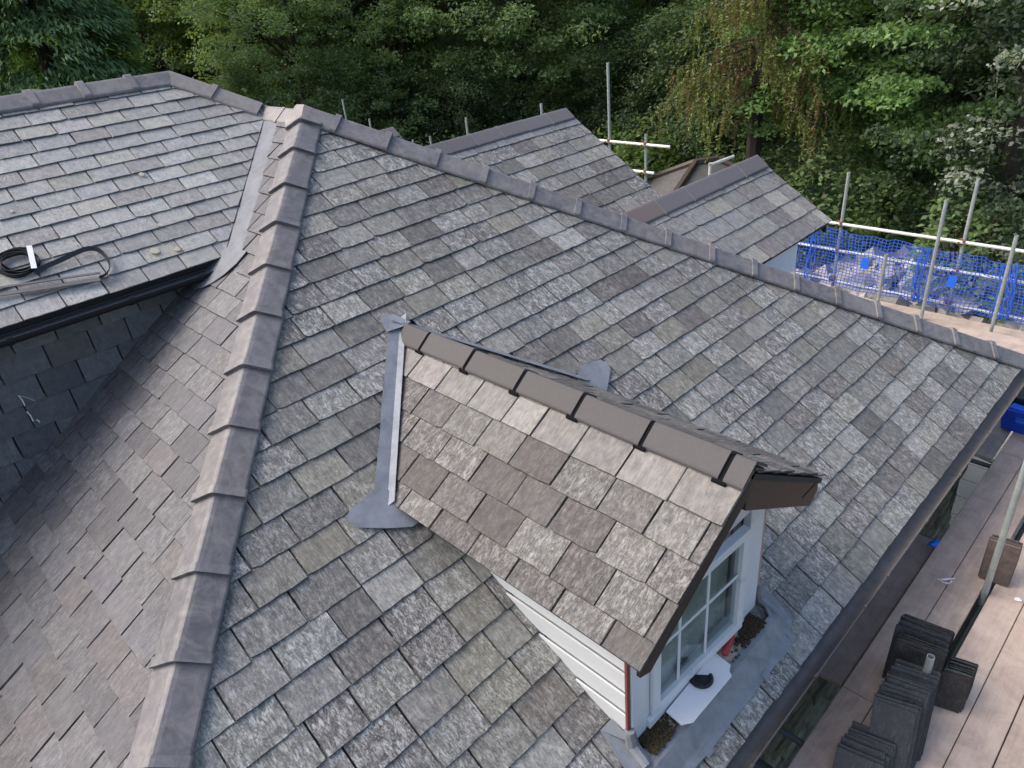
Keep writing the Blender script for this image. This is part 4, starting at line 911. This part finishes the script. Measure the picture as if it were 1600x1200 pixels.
wl4 = [V((p.x, p.y, 0)) + (V(((R1+R2)/2).to_tuple()) - p)*0.12 for p in (e1, e2, e3, e4)]
MB().mesh([V((p.x, p.y, z)) for z in (GZ, ez) for p in wl4], [(i, (i+1) % 4, 4+(i+1) % 4, 4+i) for i in range(4)], (0.12, 0.12, 0.11, 1)).build('wall', M['stone'], hut)

# ------------------------------------------------------------------ trees
def leaf_cloud(name, C, Nrm, L, Wd, tone, mat, parent, dirs=None, curl=0.0):
    """numpy: one kite-shaped leaf per row"""
    n = len(C); rg = np.random.default_rng(len(C))
    Nrm = Nrm/np.linalg.norm(Nrm, axis=1, keepdims=True)
    D = rg.normal(size=(n, 3)) if dirs is None else dirs
    D = D - (D*Nrm).sum(1, keepdims=True)*Nrm; D /= np.linalg.norm(D, axis=1, keepdims=True)+1e-9; B = np.cross(Nrm, D)
    L = L[:, None]; Wd = Wd[:, None]
    v = np.stack([C - D*L*0.5, C + B*Wd*0.5 + Nrm*Wd*0.12, C + D*L*0.5 - Nrm*L*curl, C - B*Wd*0.5 + Nrm*Wd*0.12], 1).reshape(-1, 3)
    me = bpy.data.meshes.new(name); me.vertices.add(4*n); me.vertices.foreach_set('co', v.ravel().astype(np.float32))
    me.loops.add(4*n); me.loops.foreach_set('vertex_index', np.arange(4*n, dtype=np.int32)); me.polygons.add(n)
    me.polygons.foreach_set('loop_start', np.arange(0, 4*n, 4, dtype=np.int32)); me.update(calc_edges=True)
    ca = me.color_attributes.new('tone', 'FLOAT_COLOR', 'POINT'); t4 = np.repeat(np.concatenate([tone, np.ones((n, 1))], 1), 4, axis=0); ca.data.foreach_set('color', t4.ravel().astype(np.float32))
    me.materials.append(mat); o = bpy.data.objects.new(name, me); return link(o, parent)
def tones(rg, n, pal, var=0.25):
    p = np.array(pal); t = p[rg.integers(0, len(p), n)]; return t*(1 + rg.uniform(-var, var, (n, 1)))
def broadleaf(name, loc, h, rad, z0, ncl, per, leaf, pal, seed, label, group=None, flat=0.35, trunk=0.28, spray=0.8, lean=(0, 0), accent=None, limbs=26, visible_trunk=True):
    rg = np.random.default_rng(seed); t = empty(name, loc); tag(t, label, 'tree', group)
    cz = (z0+h)/2; rz = (h-z0)/2
    dirs = rg.normal(size=(ncl, 3)); dirs /= np.linalg.norm(dirs, axis=1, keepdims=True); rr_ = rg.uniform(0.25, 1.0, (ncl, 1))**0.45
    lump = 1 + 0.22*np.sin(dirs[:, :1]*5+seed) * np.cos(dirs[:, 1:2]*4) + 0.15*np.sin(dirs[:, 2:3]*7+seed*2)
    c = dirs*rr_*lump*np.array([rad, rad, rz]) + np.array([lean[0], lean[1], cz])
    mb = MB(); top = V((lean[0]*0.8, lean[1]*0.8, h*0.9)); seg = [V((top.x*u + 0.15*math.sin(u*5+seed)*trunk*3, top.y*u + 0.15*math.cos(u*4+seed)*trunk*3, top.z*u)) for u in (0, 0.12, 0.3, 0.5, 0.75, 1)]
    mb.tube([s_ + V(loc) for s_ in seg], [trunk*1.25, trunk, trunk*0.85, trunk*0.65, trunk*0.4, trunk*0.12], 10)
    for i in rg.choice(ncl, min(limbs, ncl), replace=False):
        e = V(c[i]); u = max(0.15, min(0.9, (e.z-1.2)/h/0.9*0.8)); k_ = u*5; j = min(4, int(k_))
        us = (0, 0.12, 0.3, 0.5, 0.75, 1); j = max(q for q in range(5) if us[q] <= u); s_ = seg[j].lerp(seg[j+1], (u-us[j])/(us[j+1]-us[j]))
        mid = s_.lerp(e, 0.5) + V((0, 0, 0.12*(e-s_).length)); r_ = trunk*0.30*(1-u*0.6)
        mb.tube([s_ + V(loc), mid + V(loc), e + V(loc)], [r_, r_*0.6, r_*0.2], 6)
    mb.build('trunk', M['bark'], t)
    n = ncl*per; ci = np.repeat(np.arange(ncl), per); cs_ = rg.uniform(0.6, 1.25, ncl)*spray
    off = rg.normal(size=(n, 3)); off /= np.linalg.norm(off, axis=1, keepdims=True); off *= rg.uniform(0, 1, (n, 1))**0.5
    off *= cs_[ci][:, None]; off[:, 2] *= flat; off[:, 2] -= 0.25*(off[:, 0]**2 + off[:, 1]**2)/np.maximum(cs_[ci], 0.1)
    C_ = c[ci] + off
    out = c[ci] - np.array([lean[0], lean[1], cz]); out /= np.linalg.norm(out, axis=1, keepdims=True)+1e-6
    Nn_ = rg.normal(size=(n, 3))*0.55 + np.array([0, 0, 0.9]) + out*0.35
    ctone = rg.uniform(0.8, 1.2, (ncl, 1)); T_ = tones(rg, n, pal)*ctone[ci]
    if accent is not None:
        frac, acol = accent; sel = (rg.uniform(size=ncl) < frac)[ci] & (rg.uniform(size=n) < 0.75); T_[sel] = tones(rg, int(sel.sum()), acol, 0.15)
    L_ = leaf*rg.uniform(0.7, 1.3, n)
    leaf_cloud('crown', C_, Nn_, L_, L_*rg.uniform(0.5, 0.7, n), T_, M['leaf'], t, curl=0.12)
    return t
def conifer(name, loc, h, rad, z0, nbr, per, pal, seed, label, droop=0.5, strip=(0.22, 0.045)):
    rg = np.random.default_rng(seed); t = empty(name, loc); tag(t, label, 'tree'); MB().tube([V(loc), V(loc)+V((0, 0, h*0.95))], [0.3, 0.05], 8).build('trunk', M['bark'], t)
    n = nbr*per; a = rg.uniform(0, 2*math.pi, nbr); z = z0 + (h-z0)*rg.uniform(0, 1, nbr)**1.2; R_ = rad*(1-(z-z0)/(h-z0))**0.7*rg.uniform(0.75, 1.1, nbr) + 0.2
    ci = np.repeat(np.arange(nbr), per); u = rg.uniform(0.25, 1, n)**0.6; da = rg.normal(size=n)*0.16; rr_ = R_[ci]*u; aa = a[ci]+da*u
    C_ = np.stack([rr_*np.cos(aa), rr_*np.sin(aa), z[ci] + 0.35*R_[ci]*0.35 - droop*u**2*R_[ci]*0.45 + rg.normal(size=n)*0.10], 1)
    D_ = np.stack([np.cos(aa)+rg.normal(size=n)*0.45, np.sin(aa)+rg.normal(size=n)*0.45, -droop*1.2+rg.normal(size=n)*0.35], 1); Nn_ = np.stack([np.cos(aa)*0.5, np.sin(aa)*0.5, np.ones(n)], 1) + rg.normal(size=(n, 3))*0.4
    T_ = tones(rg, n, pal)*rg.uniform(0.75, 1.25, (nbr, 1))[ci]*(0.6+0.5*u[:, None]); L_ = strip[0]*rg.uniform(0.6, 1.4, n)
    leaf_cloud('crown', C_, Nn_, L_, strip[1]*rg.uniform(0.7, 1.4, n), T_, M['needle'], t, dirs=D_, curl=0.15); return t
def larch(name, loc, h, rad, z0, pal, seed, label):
    rg = np.random.default_rng(seed); t = empty(name, loc); tag(t, label, 'tree'); mb = MB(); mb.tube([V(loc), V(loc)+V((0, 0, h))], [0.24, 0.04], 8)
    Cs, Ds, Ts = [], [], []; nb = 75
    for i in range(nb):
        z = z0 + (h-z0)*i/nb; a = rg.uniform(0, 2*math.pi); R_ = rad*(1-0.55*i/nb)*rg.uniform(0.7, 1.1); m = 10
        bp_ = [V((math.cos(a)*R_*q/m, math.sin(a)*R_*q/m, z - 0.05*R_*q/m - 0.9*(q/m)**2*0.8 + 0.5*max(0, q/m-0.75))) for q in range(m+1)]
        mb.tube([p + V(loc) for p in bp_], [0.035*(1-q/m)+0.008 for q in range(m+1)], 5)
        for q in range(2, m+1):
            for s_ in range(6):
                ln = rg.uniform(0.25, 0.95); o = rg.normal(size=2)*0.10; p0 = bp_[q]; k_ = int(ln/0.028); brown = rg.uniform() < 0.25 + 0.35*(q < 6)
                sw = rg.normal(size=2)*0.12
                for e in range(k_):
                    f = e/k_; Cs.append((p0.x+o[0]+sw[0]*f+rg.normal()*0.015, p0.y+o[1]+sw[1]*f+rg.normal()*0.015, p0.z - ln*f)); Ds.append((rg.normal()*0.7, rg.normal()*0.7, -0.5)); Ts.append((0.16, 0.105, 0.055) if brown and rg.uniform() < 0.8 else pal[int(rg.integers(len(pal)))])
    mb.build('trunk', M['bark'], t); n = len(Cs); Ts = np.array(Ts)*(1+rg.uniform(-0.25, 0.25, (n, 1)))
    leaf_cloud('crown', np.array(Cs), rg.normal(size=(n, 3)), np.full(n, 0.10)*rg.uniform(0.7, 1.4, n), np.full(n, 0.032), Ts, M['needle'], t, dirs=np.array(Ds)); return t
def shrub(name, loc, rad, h, n, leaf, pal, seed, label, group=None):
    rg = np.random.default_rng(seed); t = empty(name, loc); tag(t, label, 'shrub', group); mb = MB()
    for i in range(7): a = i*0.9+seed; mb.tube([V(loc), V(loc)+V((math.cos(a)*rad*0.3, math.sin(a)*rad*0.3, h*0.5)), V(loc)+V((math.cos(a)*rad*0.6, math.sin(a)*rad*0.6, h*0.85))], [0.03, 0.02, 0.006], 5)
    mb.build('stem', M['bark'], t)
    d = rg.normal(size=(n, 3)); d /= np.linalg.norm(d, axis=1, keepdims=True); C_ = d*rg.uniform(0.3, 1, (n, 1))**0.4*np.array([rad, rad, h*0.5])*(1+0.25*np.sin(d[:, :1]*6+seed)) + np.array([0, 0, h*0.52])
    L_ = leaf*rg.uniform(0.6, 1.3, n); leaf_cloud('foliage', C_, rg.normal(size=(n, 3))*0.6+np.array([0, 0, 0.9])+d*0.3, L_, L_*0.6, tones(rg, n, pal), M['leaf'], t); return t
def copy_tree(src, loc, rz, sc, label, group=None):
    r = src.copy(); COL.objects.link(r); r.location = loc; r.rotation_euler = (0, 0, rz); r.scale = (sc, sc, sc); r['label'] = label
    if group: r['group'] = group
    for ch in list(src.children):
        c = ch.copy(); COL.objects.link(c); c.parent = r
    return r
def polar(px_, dist):           # stand a tree in the direction of photo column px_, at DIST metres from the camera
    d = fwd*FPX + rgt*(px_-800) - upv*(60-600); d = V((d.x, d.y, 0)).normalized(); return V((CAM.x + d.x*dist, CAM.y + d.y*dist, GZ))
GR_MID = [(0.138, 0.210, 0.093), (0.167, 0.249, 0.107), (0.116, 0.178, 0.084), (0.187, 0.270, 0.118)]
GR_BEECH = [(0.146, 0.251, 0.095), (0.182, 0.297, 0.119), (0.129, 0.220, 0.085), (0.217, 0.331, 0.133)]
GR_YEL = [(0.206, 0.253, 0.055), (0.275, 0.294, 0.065), (0.138, 0.200, 0.055), (0.229, 0.253, 0.055)]
GR_DK = [(0.098, 0.154, 0.074), (0.121, 0.178, 0.088), (0.083, 0.126, 0.067)]
CON = [(0.142, 0.235, 0.101), (0.179, 0.288, 0.119), (0.116, 0.195, 0.086), (0.202, 0.299, 0.119)]
WB = [(0.053, 0.087, 0.051), (0.068, 0.102, 0.060), (0.045, 0.075, 0.045)]; SILV = [(0.32, 0.35, 0.31), (0.40, 0.42, 0.39), (0.26, 0.30, 0.25)]
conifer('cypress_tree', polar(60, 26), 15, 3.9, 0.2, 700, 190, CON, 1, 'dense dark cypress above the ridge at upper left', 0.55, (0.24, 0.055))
broadleaf('beech_tree', polar(1430, 22.0), 13, 3.9, 0.9, 520, 190, 0.125, GR_BEECH, 2, 'big bright green beech behind the blue net', flat=0.22, trunk=0.3, spray=0.85)
broadleaf('whitebeam_tree', polar(1640, 19.0), 12, 3.3, 0.8, 300, 150, 0.115, WB, 3, 'dark whitebeam with silvery leaves at the right edge', flat=0.5, spray=0.6, accent=(0.24, SILV), trunk=0.25)
larch('larch_tree', polar(1190, 20.5), 14, 2.4, 4.4, [(0.165, 0.195, 0.06), (0.19, 0.215, 0.07), (0.14, 0.175, 0.055)], 4, 'drooping yellow green larch above the right gable')
mid = broadleaf('oak_tree', polar(800, 30), 14, 5.0, 1.2, 480, 190, 0.135, GR_MID, 5, 'broad dull green tree behind the middle of the long hip', flat=0.4, spray=0.9, trunk=0.34)
back = broadleaf('maple_tree', polar(420, 36), 16, 4.8, 5.0, 380, 170, 0.15, GR_MID + GR_YEL[:1], 6, 'tall tree with bare dark trunk above the apex', flat=0.45, spray=0.9, trunk=0.42)
yel = broadleaf('lime_tree', polar(1040, 34), 15, 4.3, 1.5, 380, 170, 0.145, GR_YEL + GR_MID[:2], 7, 'yellowish green tree left of the larch', flat=0.4, spray=0.85, trunk=0.3)
drk = broadleaf('holly_tree', polar(1120, 26), 7.0, 2.6, 0.2, 260, 150, 0.12, GR_DK, 8, 'low dark evergreen tree under the larch', flat=0.6, spray=0.7, trunk=0.15)
copy_tree(drk, polar(1010, 28), 2.0, 0.85, 'low dark evergreen tree behind the tall scaffold tube')
copy_tree(drk, polar(590, 28), 1.0, 0.8, 'low dark evergreen bush tree behind the left scaffold tube tips')
copy_tree(drk, polar(700, 27), 3.3, 0.75, 'low dark evergreen bush tree left of the second gable')
copy_tree(drk, polar(1500, 27), 4.3, 0.9, 'low dark evergreen tree behind the leaning scaffold poles')
spec = [(mid, 455, 27, 2.1, 0.66, 'middle sized green tree in front of the bare trunks'), (back, 250, 40, 1.1, 1.05, 'slender tree between the cypress and the bare trunk'), (back, 535, 38, 2.7, 1.1, 'tall tree with bare trunk right of the apex'), (mid, 620, 42, 0.6, 1.2, 'dark tall tree left of the broad middle tree'),
        (yel, 310, 46, 0.9, 1.15, 'yellowish tree far behind the wing hip'), (mid, 170, 48, 3.9, 1.25, 'far dark tree right of the cypress'), (yel, 720, 50, 2.2, 1.25, 'far yellowish tree behind the broad middle tree'), (mid, 940, 46, 5.0, 1.25, 'far green tree above the tall scaffold tube'),
        (back, 1110, 48, 4.1, 1.2, 'far slender tree behind the larch'), (mid, 1260, 38, 1.6, 1.15, 'dark green tree between larch and beech'), (mid, 1560, 36, 2.9, 1.2, 'dark green tree behind the whitebeam'), (mid, 1420, 42, 4.6, 1.2, 'tall green tree behind the beech'),
        (mid, -60, 44, 0.2, 1.2, 'green tree behind the cypress at the left edge'), (mid, 440, 56, 1.3, 1.4, 'most distant green tree above the apex'), (yel, 850, 60, 0.4, 1.5, 'most distant tree in the middle of the wood'), (mid, 1000, 62, 3.0, 1.5, 'most distant tree right of the middle')]
for src, px_, dist, rz, sc, lab in spec: copy_tree(src, polar(px_, dist), rz, sc, lab)
shrub('hazel_shrub', polar(985, 20.5), 1.3, 3.6, 2600, 0.17, [(0.10, 0.16, 0.045), (0.13, 0.19, 0.05), (0.08, 0.14, 0.04)], 31, 'bright green hazel bush right of the second gable')
shrub('elder_shrub', polar(650, 24), 1.6, 3.0, 2200, 0.18, GR_BEECH, 32, 'light green bush behind the scaffold tips left of the gable')
shrub('laurel_shrub', polar(1320, 19.5), 1.5, 3.2, 2400, 0.16, GR_MID, 33, 'green bush left of the beech behind the fence')
shrub('laurel_shrub', polar(1450, 20.5), 1.4, 2.2, 2000, 0.15, GR_BEECH, 34, 'low leafy bush behind the fence under the beech')
shrub('laurel_shrub', polar(1590, 17.0), 1.3, 2.8, 2200, 0.15, GR_MID, 35, 'leafy bush at the right edge under the whitebeam')
shrub('ivy_shrub', polar(1180, 22), 1.6, 2.6, 2400, 0.15, GR_DK, 36, 'dark bush behind the right gable')
for px_, dist, r_, lab in ((395, 30, 0.26, 'bare reddish trunk above the apex'), (430, 33, 0.16, 'thinner dark trunk right of the reddish one'), (522, 31, 0.27, 'stout bare trunk left of the scaffold tips'), (646, 34, 0.33, 'stout grey trunk rising beside the broad middle tree'), (597, 33, 0.15, 'thin dark trunk left of the stout grey one')):
    b = polar(px_, dist); t = empty('tree_stem', b); tag(t, lab, 'tree'); ln = 0.06*math.sin(px_)
    MB().tube([b, b+V((ln*4, ln*3, 4)), b+V((ln*9, ln*5, 9)), b+V((ln*12, ln*8, 16))], [r_*1.2, r_, r_*0.85, r_*0.4], 10).build('trunk', M['bark'], t)
    mb = MB()
    for q in range(6): a = q*1.3+px_; z = 6.5+q*1.3; p = b+V((ln*z, ln*z*0.6, z)); mb.tube([p, p+V((math.cos(a)*1.2, math.sin(a)*1.2, 0.7)), p+V((math.cos(a)*2.6, math.sin(a)*2.6, 0.9))], [r_*0.35, r_*0.2, 0.02], 6)
    mb.build('limb', M['bark'], t)
    rg = np.random.default_rng(px_); n = 6000; d = rg.normal(size=(n, 3)); d /= np.linalg.norm(d, axis=1, keepdims=True); C_ = d*rg.uniform(0.2, 1, (n, 1))**0.5*np.array([3.0, 3.0, 3.4]) + np.array([ln*8, ln*5, 10.0]); L_ = 0.17*rg.uniform(0.6, 1.3, n)
    leaf_cloud('crown', C_, rg.normal(size=(n, 3))*0.6+np.array([0, 0, 0.9]), L_, L_*0.6, tones(rg, n, GR_MID), M['leaf'], t)
# woodland mass far behind, and ground cover
rg = np.random.default_rng(99); n = 60000
az = rg.uniform(math.radians(-25), math.radians(100), n); dist = rg.uniform(64, 80, n) - 6*np.abs(np.sin(az*9)); zz = rg.uniform(0, 1, n)**0.9*(21+3*np.sin(az*23))
dd = np.stack([-np.sin(az), np.cos(az)], 1); C_ = np.stack([CAM.x + dd[:, 0]*dist, CAM.y + dd[:, 1]*dist, GZ+zz], 1); L_ = rg.uniform(0.6, 1.1, n)
o = leaf_cloud('woodland', C_, rg.normal(size=(n, 3))*0.7 + np.array([0, 0, 0.8]), L_, L_*0.7, tones(rg, n, GR_DK + GR_MID), M['leaf'], None); tag(o, 'far woodland closing the view behind the trees', 'woodland', kind='stuff')
n = 70000; az = rg.uniform(math.radians(-5), math.radians(85), n); dist = 17 + 36*rg.uniform(0, 1, n)**1.2
C_ = np.stack([CAM.x - np.sin(az)*dist, CAM.y + np.cos(az)*dist, GZ + np.abs(rg.normal(size=n))*0.35 + 0.03], 1)
ok = ~((C_[:, 0] > -12) & (C_[:, 1] < 17.5)); C_ = C_[ok]; n = len(C_); L_ = rg.uniform(0.14, 0.3, n)
o = leaf_cloud('undergrowth', C_, rg.normal(size=(n, 3))*0.5 + np.array([0, 0, 1.0]), L_, L_*0.65, tones(rg, n, GR_DK + GR_MID + GR_BEECH[:1]), M['leaf'], None); tag(o, 'low leafy undergrowth on the woodland floor', 'undergrowth', kind='stuff')
ro = [at(1563, 60, (0, 1, 0), 15.0), at(1552, 200, (0, 1, 0), 15.0), at(1534, 330, (0, 1, 0), 15.0), at(1520, 440, (0, 1, 0), 15.0)]
tag(MB().tube(ro, 0.012, 5).build('hanging_rope', M['tan']), 'thin pale rope hanging from the whitebeam', 'rope')
